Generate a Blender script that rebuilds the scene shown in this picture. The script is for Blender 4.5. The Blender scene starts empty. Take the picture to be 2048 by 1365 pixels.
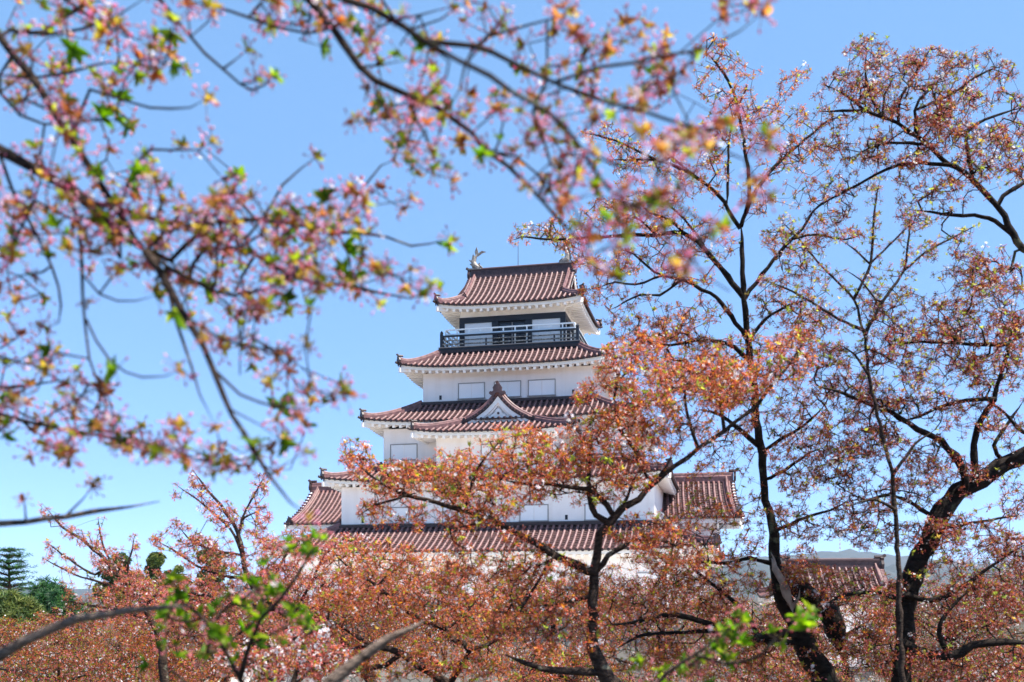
import bpy, math, random
import numpy as np
from mathutils import Vector
rng = np.random.default_rng(7)
random.seed(7)
scene = bpy.context.scene
COL = scene.collection
R = math.radians

# ------------------------------------------------------------------ camera, sky, sun, exposure
F, PX, PY = 2000.0, 1024.0, 1190.0            # focal length in photo pixels, principal point
ZC = 10.0                                     # eye height above the castle courtyard
cam = bpy.data.cameras.new("camera"); camo = bpy.data.objects.new("camera", cam); COL.objects.link(camo)
camo.location = (0, 0, ZC); camo.rotation_euler = (R(90), 0, 0)
cam.sensor_width = 36.0; cam.lens = 36.0 * F / 2048.0
cam.shift_y = (PY - 682.5) / 2048.0
cam.clip_start = 0.05; cam.clip_end = 30000
cam.dof.use_dof = True; cam.dof.focus_distance = 60.0; cam.dof.aperture_fstop = 2.5
scene.camera = camo

SUN = Vector((0.441, -0.150, 0.883)).normalized()
world = bpy.data.worlds.new("World"); scene.world = world; world.use_nodes = True
nt = world.node_tree; bg = nt.nodes['Background']
sky = nt.nodes.new('ShaderNodeTexSky'); sky.sky_type = 'NISHITA'; sky.sun_disc = False
sky.sun_elevation = math.asin(SUN.z); sky.sun_rotation = math.atan2(SUN.x, SUN.y)
sky.air_density = 1.05; sky.dust_density = 0.1; sky.ozone_density = 2.2; sky.altitude = 9000
veil = nt.nodes.new('ShaderNodeMix'); veil.data_type = 'RGBA'; veil.inputs[0].default_value = 0.45; veil.inputs[7].default_value = (1.05, 2.25, 4.0, 1)   # thin even haze over the whole sky
nt.links.new(sky.outputs[0], veil.inputs[6]); nt.links.new(veil.outputs[2], bg.inputs[0]); bg.inputs[1].default_value = 0.15
sl = bpy.data.lights.new("sun", 'SUN'); sl.energy = 5.0; sl.angle = R(0.55); sl.color = (1.0, 0.95, 0.87)
so = bpy.data.objects.new("sun", sl); COL.objects.link(so); so.location = (40, 40, 80)
so.rotation_euler = SUN.to_track_quat('Z', 'Y').to_euler()
scene.view_settings.view_transform = 'Standard'; scene.view_settings.look = 'None'
scene.view_settings.exposure = 1.27; scene.view_settings.gamma = 1.0
scene.cycles.use_denoising = True
scene.cycles.max_bounces = 7; scene.cycles.diffuse_bounces = 4; scene.cycles.transmission_bounces = 4
scene.cycles.transparent_max_bounces = 4

# ------------------------------------------------------------------ materials
def lin(r, g, b):
    f = lambda c: (c/255/12.92) if c/255 <= 0.04045 else ((c/255+0.055)/1.055)**2.4
    return (f(r), f(g), f(b), 1.0)
def mat(name, rgb, rough=0.7, noise=None, bump=0.0, spec=0.4, detail=6, coords='Object'):
    """noise = (scale, second colour, contrast): a procedural mottle between two colours"""
    m = bpy.data.materials.new(name); m.use_nodes = True
    t = m.node_tree; p = t.nodes['Principled BSDF']
    p.inputs['Base Color'].default_value = lin(*rgb); p.inputs['Roughness'].default_value = rough
    p.inputs['Specular IOR Level'].default_value = spec
    tc = t.nodes.new('ShaderNodeTexCoord')
    if noise:
        n = t.nodes.new('ShaderNodeTexNoise'); n.inputs['Scale'].default_value = noise[0]; n.inputs['Detail'].default_value = detail
        t.links.new(tc.outputs[coords], n.inputs['Vector'])
        r = t.nodes.new('ShaderNodeValToRGB'); c = noise[2]
        r.color_ramp.elements[0].position = 0.5 - c; r.color_ramp.elements[1].position = 0.5 + c
        r.color_ramp.elements[0].color = lin(*rgb); r.color_ramp.elements[1].color = lin(*noise[1])
        t.links.new(n.outputs['Fac'], r.inputs[0]); t.links.new(r.outputs[0], p.inputs['Base Color'])
        if bump:
            b = t.nodes.new('ShaderNodeBump'); b.inputs['Strength'].default_value = bump; b.inputs['Distance'].default_value = 0.03
            t.links.new(n.outputs['Fac'], b.inputs['Height']); t.links.new(b.outputs[0], p.inputs['Normal'])
    return m
M = {}
M['plaster'] = mat('white_plaster', (250, 243, 240), 0.75, (0.9, (244, 237, 233), 0.25))
pm = M['plaster'].node_tree; pp = pm.nodes['Principled BSDF']; pold = pp.inputs['Base Color'].links[0].from_socket
ptc = pm.nodes.new('ShaderNodeTexCoord'); pmp = pm.nodes.new('ShaderNodeMapping'); pmp.inputs['Scale'].default_value = (2.2, 2.2, 0.16); pm.links.new(ptc.outputs['Object'], pmp.inputs['Vector'])
pn_ = pm.nodes.new('ShaderNodeTexNoise'); pn_.inputs['Scale'].default_value = 1.0; pn_.inputs['Detail'].default_value = 8; pm.links.new(pmp.outputs[0], pn_.inputs['Vector'])
pr_ = pm.nodes.new('ShaderNodeValToRGB'); pr_.color_ramp.elements[0].position = .42; pr_.color_ramp.elements[1].position = .72; pr_.color_ramp.elements[0].color = (1, 1, 1, 1); pr_.color_ramp.elements[1].color = lin(247, 245, 243); pm.links.new(pn_.outputs['Fac'], pr_.inputs[0])
px_ = pm.nodes.new('ShaderNodeMix'); px_.data_type = 'RGBA'; px_.blend_type = 'MULTIPLY'; px_.inputs[0].default_value = 1; pm.links.new(pold, px_.inputs[6]); pm.links.new(pr_.outputs[0], px_.inputs[7]); pm.links.new(px_.outputs[2], pp.inputs['Base Color'])
M['plaster_trim'] = mat('white_plaster_trim', (248, 244, 242), 0.7, (1.5, (238, 232, 226), 0.25))
M['tile'] = mat('glazed_red_tile', (132, 94, 92), 0.5, (3.1, (92, 63, 62), 0.16), spec=0.4)
M['tile_pan'] = mat('red_brown_pan_tile', (84, 62, 60), 0.65, (2.9, (58, 42, 42), 0.16), spec=0.2)
M['tile_dark'] = mat('dark_ridge_tile', (96, 72, 72), 0.55, (3.0, (70, 52, 54), 0.2))
M['tile_end'] = mat('dark_tile_end', (58, 42, 42), 0.5)
M['black'] = mat('black_lacquer', (26, 30, 40), 0.45)
M['grey'] = mat('weathered_grey', (120, 118, 120), 0.7, (4, (150, 147, 145), 0.2))
M['weathered'] = mat('weathered_black_paint', (44, 48, 54), 0.7, (7, (150, 150, 146), 0.14))
M['shutter'] = mat('white_shutter', (246, 244, 244), 0.6)
M['line'] = mat('grey_shutter_frame', (150, 145, 142), 0.7)
M['rail'] = mat('white_painted_rail', (235, 238, 240), 0.4)
M['glass'] = mat('dark_glass', (20, 26, 36), 0.08, spec=0.6)
M['notice'] = mat('white_notice', (225, 225, 225), 0.6)
M['fish'] = mat('grey_fish_ornament', (168, 160, 150), 0.6, (9, (110, 100, 95), 0.2), 0.6)
M['metal'] = mat('rod_metal', (90, 100, 105), 0.4)
M['inner'] = mat('dark_interior', (38, 36, 40), 0.8)
M['mast_red'] = mat('red_mast_paint', (200, 80, 60), 0.5)
M['mast_white'] = mat('white_mast_paint', (235, 235, 235), 0.5)
M['bark'] = mat('cherry_bark', (46, 36, 32), 0.9, (14, (80, 66, 56), 0.16), 0.8)
M['bark_old'] = mat('dark_mossy_cherry_bark', (34, 29, 26), 0.95, (5, (78, 76, 56), 0.13), 0.9)
M['bark_pale'] = mat('pale_cherry_bark', (92, 78, 70), 0.85, (30, (140, 124, 112), 0.2), 0.7)
def bark_mat(name, dark, light, lichen, scale, patch):
    m = bpy.data.materials.new(name); m.use_nodes = True; t = m.node_tree; p = t.nodes['Principled BSDF']; p.inputs['Roughness'].default_value = 0.92; p.inputs['Specular IOR Level'].default_value = 0.2
    tc = t.nodes.new('ShaderNodeTexCoord'); mp = t.nodes.new('ShaderNodeMapping'); mp.inputs['Scale'].default_value = (1, 1, 2.6); t.links.new(tc.outputs['Object'], mp.inputs['Vector'])
    n1 = t.nodes.new('ShaderNodeTexNoise'); n1.inputs['Scale'].default_value = scale; n1.inputs['Detail'].default_value = 9; n1.inputs['Roughness'].default_value = 0.7; t.links.new(mp.outputs[0], n1.inputs['Vector'])
    r1 = t.nodes.new('ShaderNodeValToRGB'); r1.color_ramp.elements[0].position = .38; r1.color_ramp.elements[1].position = .66; r1.color_ramp.elements[0].color = lin(*dark); r1.color_ramp.elements[1].color = lin(*light); t.links.new(n1.outputs['Fac'], r1.inputs[0])
    n2 = t.nodes.new('ShaderNodeTexNoise'); n2.inputs['Scale'].default_value = scale * .45; n2.inputs['Detail'].default_value = 7; t.links.new(tc.outputs['Object'], n2.inputs['Vector'])
    r2 = t.nodes.new('ShaderNodeValToRGB'); r2.color_ramp.elements[0].position = patch; r2.color_ramp.elements[1].position = patch + .05; t.links.new(n2.outputs['Fac'], r2.inputs[0])
    mx = t.nodes.new('ShaderNodeMix'); mx.data_type = 'RGBA'; mx.inputs[7].default_value = lin(*lichen); t.links.new(r2.outputs[0], mx.inputs[0]); t.links.new(r1.outputs[0], mx.inputs[6]); t.links.new(mx.outputs[2], p.inputs['Base Color'])
    b = t.nodes.new('ShaderNodeBump'); b.inputs['Strength'].default_value = 1.0; b.inputs['Distance'].default_value = 0.025; t.links.new(n1.outputs['Fac'], b.inputs['Height']); t.links.new(b.outputs[0], p.inputs['Normal'])
    return m
M['bark'] = bark_mat('cherry_bark', (34, 26, 23), (84, 68, 58), (112, 108, 92), 16, .62)
M['bark_old'] = bark_mat('dark_mossy_cherry_bark', (20, 16, 14), (54, 44, 37), (92, 92, 70), 8, .63)
M['bark_pale'] = bark_mat('pale_cherry_bark', (92, 76, 68), (172, 150, 134), (70, 58, 52), 34, .6)
M['dead_wood'] = mat('pale_broken_wood', (190, 172, 156), 0.9, (6, (118, 96, 82), 0.2), 0.8)
M['pine_bark'] = mat('pine_bark', (70, 52, 42), 0.95)
M['grass'] = mat('bounce_gravel_and_grass', (226, 218, 208), 0.95, (0.25, (204, 198, 182), 0.15), detail=9)  # gravel whitened to bounce extra light onto the keep's shaded walls
M['hill'] = mat('forested_hill', (40, 52, 44), 0.95, (0.012, (62, 62, 50), 0.2), detail=9)

def stone_mat():
    m = bpy.data.materials.new('stone_wall_blocks'); m.use_nodes = True
    t = m.node_tree; p = t.nodes['Principled BSDF']; p.inputs['Roughness'].default_value = 0.9
    tc = t.nodes.new('ShaderNodeTexCoord')
    v = t.nodes.new('ShaderNodeTexVoronoi'); v.inputs['Scale'].default_value = 1.1
    e = t.nodes.new('ShaderNodeTexVoronoi'); e.feature = 'DISTANCE_TO_EDGE'; e.inputs['Scale'].default_value = 1.1
    for x in (v, e): t.links.new(tc.outputs['Object'], x.inputs['Vector'])
    r = t.nodes.new('ShaderNodeValToRGB'); r.color_ramp.elements[0].color = lin(84, 80, 74); r.color_ramp.elements[1].color = lin(122, 116, 108)
    t.links.new(v.outputs['Color'], r.inputs[0])
    g = t.nodes.new('ShaderNodeMath'); g.operation = 'GREATER_THAN'; g.inputs[1].default_value = 0.035
    t.links.new(e.outputs['Distance'], g.inputs[0])
    mx = t.nodes.new('ShaderNodeMix'); mx.data_type = 'RGBA'; mx.inputs[6].default_value = lin(60, 56, 50)
    t.links.new(g.outputs[0], mx.inputs[0]); t.links.new(r.outputs[0], mx.inputs[7]); t.links.new(mx.outputs[2], p.inputs['Base Color'])
    b = t.nodes.new('ShaderNodeBump'); b.inputs['Strength'].default_value = 0.8; b.inputs['Distance'].default_value = 0.1
    t.links.new(e.outputs['Distance'], b.inputs['Height']); t.links.new(b.outputs[0], p.inputs['Normal'])
    return m
M['stone'] = stone_mat()

def leaf_mat(name, trans=0.5, rough=0.5, spec=0.3, gain=1.25):
    """thin leaf or petal: its own colour comes from the 'tint' attribute, light passes through it"""
    m = bpy.data.materials.new(name); m.use_nodes = True
    t = m.node_tree; p = t.nodes['Principled BSDF']; p.inputs['Roughness'].default_value = rough; p.inputs['Specular IOR Level'].default_value = spec
    a = t.nodes.new('ShaderNodeAttribute'); a.attribute_name = 'tint'
    tc = t.nodes.new('ShaderNodeTexCoord'); n = t.nodes.new('ShaderNodeTexNoise'); n.inputs['Scale'].default_value = 60; n.inputs['Detail'].default_value = 1
    t.links.new(tc.outputs['Object'], n.inputs['Vector'])
    h = t.nodes.new('ShaderNodeHueSaturation'); h.inputs['Saturation'].default_value = 1.05
    mr = t.nodes.new('ShaderNodeMapRange'); mr.inputs[3].default_value = 0.85; mr.inputs[4].default_value = 1.15
    t.links.new(n.outputs['Fac'], mr.inputs[0]); t.links.new(mr.outputs[0], h.inputs['Value'])
    t.links.new(a.outputs['Color'], h.inputs['Color']); t.links.new(h.outputs[0], p.inputs['Base Color'])
    tr = t.nodes.new('ShaderNodeBsdfTranslucent')
    g = t.nodes.new('ShaderNodeMix'); g.data_type = 'RGBA'; g.blend_type = 'MULTIPLY'; g.inputs[0].default_value = 1; g.inputs[7].default_value = (gain, gain, gain*0.95, 1)
    t.links.new(h.outputs[0], g.inputs[6]); t.links.new(g.outputs[2], tr.inputs['Color'])
    mx = t.nodes.new('ShaderNodeMixShader'); mx.inputs[0].default_value = trans
    t.links.new(p.outputs[0], mx.inputs[1]); t.links.new(tr.outputs[0], mx.inputs[2])
    t.links.new(mx.outputs[0], t.nodes['Material Output'].inputs['Surface'])
    return m
M['leaf'] = leaf_mat('young_cherry_leaf', 0.62)
M['bloom'] = leaf_mat('cherry_blossom', 0.45, gain=1.1)
M['needle'] = leaf_mat('pine_needle', 0.2)

# ------------------------------------------------------------------ object helpers
def tag(o, label=None, cat=None, group=None, kind=None):
    if label: o['label'] = label
    if cat: o['category'] = cat
    if group: o['group'] = group
    if kind: o['kind'] = kind
    return o
def empty(name, loc=(0, 0, 0), rz=0.0, **k):
    o = bpy.data.objects.new(name, None); COL.objects.link(o); o.location = loc; o.rotation_euler = (0, 0, rz); o.empty_display_size = 0.3
    return tag(o, **k)
class MB:
    def __init__(s): s.v = []; s.f = []
    def add(s, vs, fs):
        n = len(s.v); s.v.extend([tuple(p) for p in vs]); s.f.extend([tuple(i + n for i in f) for f in fs]); return s
    def box(s, x0, x1, y0, y1, z0, z1):
        v = [(x, y, z) for z in (z0, z1) for x, y in ((x0, y0), (x1, y0), (x1, y1), (x0, y1))]
        return s.add(v, [(0, 3, 2, 1), (4, 5, 6, 7), (0, 1, 5, 4), (1, 2, 6, 5), (2, 3, 7, 6), (3, 0, 4, 7)])
    def beam(s, a, b, w, h, w2=None, h2=None):
        """rectangular bar from a to b: w across (in plan), h upright"""
        a = Vector(a); b = Vector(b); d = (b - a)
        side = Vector((-d.y, d.x, 0))
        side = side.normalized() if side.length > 1e-6 else Vector((1, 0, 0))
        up = side.cross(d.normalized()); up = -up if up.z < 0 else up
        w2 = w if w2 is None else w2; h2 = h if h2 is None else h2
        v = []
        for p, ww, hh in ((a, w, h), (b, w2, h2)):
            for i, j in ((-1, -1), (1, -1), (1, 1), (-1, 1)): v.append(p + side * (i * ww / 2) + up * (j * hh / 2))
        return s.add(v, [(3, 2, 1, 0), (4, 5, 6, 7), (0, 1, 5, 4), (1, 2, 6, 5), (2, 3, 7, 6), (3, 0, 4, 7)])
    def sweep(s, pts, prof, up=Vector((0, 0, 1)), scale=None, cap=True):
        """profile (side, up) swept along a polyline"""
        pts = [Vector(p) for p in pts]; n = len(pts); m = len(prof); base = len(s.v)
        for i, p in enumerate(pts):
            d = (pts[min(i + 1, n - 1)] - pts[max(i - 1, 0)]).normalized()
            sd = d.cross(up)
            sd = sd.normalized() if sd.length > 1e-5 else Vector((1, 0, 0))
            u2 = sd.cross(d)
            k = scale[i] if scale else 1.0
            for a, b in prof: s.v.append(tuple(p + sd * (a * k) + u2 * (b * k)))
        for i in range(n - 1):
            for j in range(m):
                q = base + i * m + j; q2 = base + i * m + (j + 1) % m
                s.f.append((q, q2, q2 + m, q + m))
        if cap:
            s.f.append(tuple(base + j for j in reversed(range(m)))); s.f.append(tuple(base + (n - 1) * m + j for j in range(m)))
        return s
    def extrude(s, poly, y0, y1):
        """closed outline in (x, z) extruded along y"""
        n = len(poly)
        v = [(x, y0, z) for x, z in poly] + [(x, y1, z) for x, z in poly]
        return s.add(v, [tuple(range(n)), tuple(range(2 * n - 1, n - 1, -1))] + [(i, i + n, (i + 1) % n + n, (i + 1) % n) for i in range(n)])
    def build(s, name, m, parent=None, smooth=False, loc=None):
        me = bpy.data.meshes.new(name); me.from_pydata(s.v, [], s.f); me.update()
        import bmesh
        bm = bmesh.new(); bm.from_mesh(me); bmesh.ops.recalc_face_normals(bm, faces=bm.faces); bm.to_mesh(me); bm.free()
        ms = m if isinstance(m, (list, tuple)) else [m]
        for x in ms: me.materials.append(x)
        if smooth: me.polygons.foreach_set('use_smooth', [True] * len(me.polygons))
        o = bpy.data.objects.new(name, me); COL.objects.link(o)
        if parent: o.parent = parent
        if loc: o.location = loc
        return o
CIRC = lambda r, n, a0=0: [(r * math.cos(a0 + 2 * math.pi * i / n), r * math.sin(a0 + 2 * math.pi * i / n)) for i in range(n)]
def pix(x, y, d): return Vector(((x - PX) / F * d, d, ZC + (PY - y) / F * d))

# ------------------------------------------------------------------ terrain, hills
def ground_z(x, y):
    r = math.hypot(x, y)
    t = min(1, max(0, (r - 7.5) / 22.0)); t = t * t * (3 - 2 * t)
    z = 8.35 * (1 - t) * (1 if y > -25 else 1)
    return z + 0.12 * math.sin(x * 0.31 + 1) * math.sin(y * 0.27) * min(1, r / 10)
rad = [0] + list(np.concatenate([np.linspace(1, 32, 32), np.geomspace(36, 14000, 34)]))
g = MB(); NA = 72; vs = [(0, 0, ground_z(0, 0))]; fs = []
for i, r in enumerate(rad[1:]):
    for k in range(NA):
        a = 2 * math.pi * k / NA; x, y = r * math.sin(a), r * math.cos(a); vs.append((x, y, ground_z(x, y)))
for k in range(NA): fs.append((0, 1 + (k + 1) % NA, 1 + k))
for i in range(len(rad) - 2):
    for k in range(NA):
        a = 1 + i * NA + k; b = 1 + i * NA + (k + 1) % NA; fs.append((a, b, b + NA, a + NA))
gm = M['grass'].node_tree; gp = gm.nodes['Principled BSDF']; old = gp.inputs['Base Color'].links[0].from_socket
gtc = gm.nodes.new('ShaderNodeTexCoord'); gl = gm.nodes.new('ShaderNodeVectorMath'); gl.operation = 'LENGTH'; gof = gm.nodes.new('ShaderNodeVectorMath'); gof.operation = 'SUBTRACT'; gof.inputs[1].default_value = (0.8, 80, 0); gm.links.new(gtc.outputs['Object'], gof.inputs[0]); gm.links.new(gof.outputs[0], gl.inputs[0])
gn = gm.nodes.new('ShaderNodeTexNoise'); gn.inputs['Scale'].default_value = 0.9; gn.inputs['Detail'].default_value = 8; gm.links.new(gtc.outputs['Object'], gn.inputs['Vector'])
gr = gm.nodes.new('ShaderNodeValToRGB'); gr.color_ramp.elements[0].color = lin(44, 50, 24); gr.color_ramp.elements[1].color = lin(78, 60, 42); gr.color_ramp.elements[0].position = 0.42; gr.color_ramp.elements[1].position = 0.6; gm.links.new(gn.outputs['Fac'], gr.inputs[0])
gs = gm.nodes.new('ShaderNodeMapRange'); gs.inputs[1].default_value = 56; gs.inputs[2].default_value = 48; gs.clamp = True; gm.links.new(gl.outputs['Value'], gs.inputs[0])  # unseen gravel disc, widened to add bounce light on the walls
gx_ = gm.nodes.new('ShaderNodeMix'); gx_.data_type = 'RGBA'; gm.links.new(gs.outputs[0], gx_.inputs[0]); gm.links.new(gr.outputs[0], gx_.inputs[6]); gm.links.new(old, gx_.inputs[7]); gm.links.new(gx_.outputs[2], gp.inputs['Base Color'])
tag(g.add(vs, fs).build('ground', M['grass'], smooth=True), kind='structure')

def hill(dist, depth, prof, seed):
    """a range of hills: ridge line given as (photo x, photo y) at that distance"""
    r2 = np.random.default_rng(seed); xs = np.array([p[0] for p in prof], float); ys = np.array([p[1] for p in prof], float)
    n = 260; X = np.linspace(xs[0], xs[-1], n); Y = np.interp(X, xs, ys)
    for s_, a_ in ((40, 2.2), (14, 1.0), (5, 0.5)):
        kn = r2.normal(size=int((xs[-1] - xs[0]) / s_) + 3); Y += a_ * np.interp((X - xs[0]) / s_, np.arange(len(kn)), kn)
    m = 14; vs = []; fs = []
    wob = r2.normal(size=(m + 1, n)) * 0.05
    for j in range(m + 1):
        t = j / m; prof_h = math.sin(math.pi * t) ** 1.2
        for i in range(n):
            d = dist + depth * (t - 0.5); h = max(0.0, (PY - Y[i]) / F * dist + ZC) * prof_h * (1 + (wob[j, i] if 0 < j < m and j != m // 2 else 0))
            vs.append(((X[i] - PX) / F * dist, d, h - 2.0))
    for j in range(m):
        for i in range(n - 1): a = j * n + i; fs.append((a, a + 1, a + n + 1, a + n))
    tag(MB().add(vs, fs).build('hill', M['hill'], smooth=True), kind='structure')
hill(6000, 3000, [(-1500, 1150), (-600, 1165), (0, 1178), (200, 1180), (500, 1172), (900, 1160), (1200, 1140), (1420, 1118), (1560, 1112), (1640, 1105), (1700, 1104), (1760, 1110), (1830, 1118), (1900, 1128), (2048, 1134), (2400, 1120), (3200, 1150)], 3)
hill(4200, 1600, [(900, 1182), (1250, 1160), (1420, 1136), (1560, 1132), (1700, 1134), (1850, 1140), (2048, 1146), (2600, 1160)], 5)

# ------------------------------------------------------------------ Japanese tiled roofs
def eave_lift(q, L): return L * abs(q) ** 4
class Slope:
    """one slope of a hipped skirt roof. o: outward unit vector in plan, w: along the eave (both in the roof's frame)"""
    def __init__(s, w, o, ain, aout, bin_, bout, zin, zout, lift, sag=0.3, centre=(0, 0)):
        s.w = Vector((w[0], w[1], 0)); s.o = Vector((o[0], o[1], 0)); s.ain, s.aout, s.bin, s.bout, s.zin, s.zout, s.lift, s.sag = ain, aout, bin_, bout, zin, zout, lift, sag
        s.c = Vector((centre[0], centre[1], 0))
    def tmax(s, u):
        if abs(u) <= s.ain or s.aout - s.ain < 1e-6: return 1.0
        return max(0.0, (s.aout - abs(u)) / (s.aout - s.ain))
    def P(s, u, t, dz=0.0, inset=0.0):
        pr = t * (1 - s.sag) + s.sag * t * t
        z = s.zout + (s.zin - s.zout) * pr + eave_lift(u / s.aout, s.lift) * (1 - t) ** 1.5
        return s.c + s.w * u + s.o * (s.bin + (s.bout - s.bin) * (1 - t) - inset) + Vector((0, 0, z + dz))
    def length(s): return math.hypot(s.bout - s.bin, s.zin - s.zout)
def tile_slope(s, ribs, pans, ends, pitch=0.43, rr=0.105, course=0.3, tlim=1.0):
    n = max(3, int(round(2 * s.aout / pitch))); pt = 2 * s.aout / n; nt_ = 9
    slope_n = (s.o * (s.zin - s.zout) + Vector((0, 0, 1)) * (s.bout - s.bin)).normalized()
    arc = [(math.cos(a) * rr, math.sin(a) * rr * 1.05) for a in [math.pi * k / 6 for k in range(7)]]
    us = [-s.aout + (i + 0.5) * pt for i in range(n)]
    for u in us:
        tm = min(tlim, s.tmax(u))
        if tm * s.length() < 0.12: continue
        base = len(ribs.v); m = len(arc); k = 2 * max(1, int(round(tm * s.length() / 0.36)))
        for i in range(k + 1):
            p = s.P(u, tm * (i + (0.92 if i % 2 else 0)) / k if i < k else tm, 0.0, -0.06 if i == 0 else 0); q = (0.9 if i % 2 else 1.0) * (1 + 0.04 * math.sin(i * 7.1 + u * 13))
            for a, b in arc: ribs.v.append(tuple(p + s.w * (a * q) + slope_n * (b * q + 0.03)))
        for i in range(k):
            for j in range(m - 1):
                q = base + i * m + j; ribs.f.append((q, q + 1, q + m + 1, q + m))
        p = s.P(u, 0, 0.02, -0.065)
        ends.add([p + s.w * (rr * 1.08 * math.cos(2 * math.pi * j / 10)) + Vector((0, 0, rr * 1.08 * math.sin(2 * math.pi * j / 10))) + s.o * e for e in (0.0, 0.05) for j in range(10)],
                 [tuple(range(10)), tuple(range(19, 9, -1))] + [(j, (j + 1) % 10, (j + 1) % 10 + 10, j + 10) for j in range(10)])
    L = s.length(); nc = max(2, int(L * tlim / course)); edges = [-s.aout] + us + [s.aout]
    for a, b in zip(edges[:-1], edges[1:]):
        ta, tb = min(tlim, s.tmax(a)), min(tlim, s.tmax(b))
        if max(ta, tb) <= 0: continue
        for k in range(nc):
            t0, t1 = tlim * k / nc, tlim * (k + 1) / nc
            a0, a1, b0, b1 = min(t0, ta), min(t1, ta), min(t0, tb), min(t1, tb)
            if a1 - a0 < 1e-5 and b1 - b0 < 1e-5: break
            up = slope_n * 0.045
            p = [s.P(a, a0) + up, s.P(b, b0) + up, s.P(b, b1), s.P(a, a1)]
            pans.add(p + [s.P(a, a0) - slope_n * 0.02, s.P(b, b0) - slope_n * 0.02], [(0, 1, 2, 3), (4, 5, 1, 0)])
def eave_parts(s, fascia, rafters, soffit, bwall, zdrop=0.5, rise=0.3, spacing=0.54, ext=True):
    """white plastered eave board, rafters with white ends and soffit below one slope"""
    N = 24; prev = None
    for i in range(N + 1):
        u = -s.aout + 2 * s.aout * i / N; u2 = u * (1 - 0.16 / s.aout)
        p = s.P(u2, 0, 0, 0.14)
        row = [p + Vector((0, 0, -0.02)), p + Vector((0, 0, -0.26)), p - s.o * 0.22 + Vector((0, 0, -0.26)), p - s.o * 0.22 + Vector((0, 0, -0.02))]
        if prev: fascia.add(prev + row, [(0, 4, 5, 1), (1, 5, 6, 2), (3, 7, 4, 0), (2, 6, 7, 3)])
        prev = row
    n = max(2, int(2 * s.aout / spacing)); pt = 2 * s.aout / n
    def inner(u, o_):
        return s.c + s.w * u + s.o * o_
    for i in range(n):
        u = -s.aout + (i + 0.5) * pt
        if abs(u) > s.aout - 0.3: continue
        p = s.P(u, 0, -0.37, 0.2)
        run = (s.bout - 0.2) - bwall
        over = abs(u) - (s.aout - (s.bout - bwall))
        run_u = run if over <= 0 else max(0.25, run - over)
        e = p - s.o * run_u + Vector((0, 0, rise * run_u / run))
        rafters.beam(p, e, 0.2, 0.21)
    prev = None                                   # soffit boards above the rafters
    for i in range(N + 1):
        u = -s.aout + 2 * s.aout * i / N
        p = s.P(u * (1 - 0.2 / s.aout), 0, -0.275, 0.2); ui = max(-(s.aout - (s.bout - bwall)), min(s.aout - (s.bout - bwall), u))
        q = s.c + s.w * ui + s.o * (bwall - 0.02); zc = s.P(u, 0).z if abs(u) >= s.aout - (s.bout - bwall) else s.P(u, 0).z
        q.z = s.zout - 0.275 + rise
        if prev: soffit.add([prev[0], p, q, prev[1]], [(0, 1, 2, 3)])
        prev = (p, q)
RIDGE = [(-0.17, -0.1), (-0.17, 0.16), (-0.12, 0.2), (-0.1, 0.3), (-0.05, 0.36), (0.05, 0.36), (0.1, 0.3), (0.12, 0.2), (0.17, 0.16), (0.17, -0.1)]
def oni(mb, p, d, k=1.0):
    """demon-tile at a ridge end, d: plan direction it faces"""
    d = Vector((d[0], d[1], 0)).normalized(); sd = Vector((-d.y, d.x, 0)); out = [(-0.26, -0.12), (-0.3, 0.1), (-0.2, 0.3), (-0.22, 0.42), (-0.1, 0.45), (0, 0.56), (0.1, 0.45), (0.22, 0.42), (0.2, 0.3), (0.3, 0.1), (0.26, -0.12)]
    n = len(out); v = [p + sd * (a * k) + Vector((0, 0, b * k)) + d * e for e in (0, 0.14 * k) for a, b in out]
    mb.add(v, [tuple(range(n)), tuple(range(2 * n - 1, n - 1, -1))] + [(i, (i + 1) % n, (i + 1) % n + n, i + n) for i in range(n)])
    q = p + Vector((0, 0, 0.48 * k)); mb.sweep([q - d * 0.3 * k, q + d * 0.1 * k, q + d * 0.26 * k + Vector((0, 0, 0.1 * k))], CIRC(0.085 * k, 8))
def hip_ridge(mb, s, sgn, t0=1.0, ornaments=None, k=1.0):
    pts = []
    for i in range(13):
        t = t0 * (1 - i / 12); u = sgn * (s.ain + (s.aout - s.ain) * (1 - t)); pts.append(s.P(u, t, 0.06 + 0.16 * max(0, (i - 9) / 3) ** 2))
    d = pts[-1] - pts[-2]; pts[-1] = pts[-1] - d * 0.25
    mb.sweep(pts, [(a * k, b * k) for a, b in RIDGE])
    if ornaments is not None:
        oni(ornaments, pts[-1] + Vector((0, 0, 0.0)), d, 0.95 * k)
        e = s.P(sgn * s.aout, 0, 0.05); dd = Vector((d.x, d.y, 0)).normalized()
        ornaments.sweep([e - dd * 0.35, e + dd * 0.05, e + dd * 0.26 + Vector((0, 0, 0.08))], CIRC(0.1 * k, 8))
def corner_beam(mb, s, sgn):
    e = s.P(sgn * (s.aout - 0.05), 0, -0.42, 0.05); d = (s.o + s.w * sgn).normalized()
    mb.beam(e - d * 2.2 + Vector((0, 0, 0.1)), e + d * 0.02, 0.26, 0.36)
def four_slopes(ain, aout, bin_, bout, zin, zout, lift, sag=0.3, c=(0, 0)):
    return [Slope((1, 0), (0, -1), ain, aout, bin_, bout, zin, zout, lift, sag, c), Slope((-1, 0), (0, 1), ain, aout, bin_, bout, zin, zout, lift, sag, c),
            Slope((0, 1), (1, 0), bin_, bout, ain, aout, zin, zout, lift, sag, c), Slope((0, -1), (-1, 0), bin_, bout, ain, aout, zin, zout, lift, sag, c)]
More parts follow.
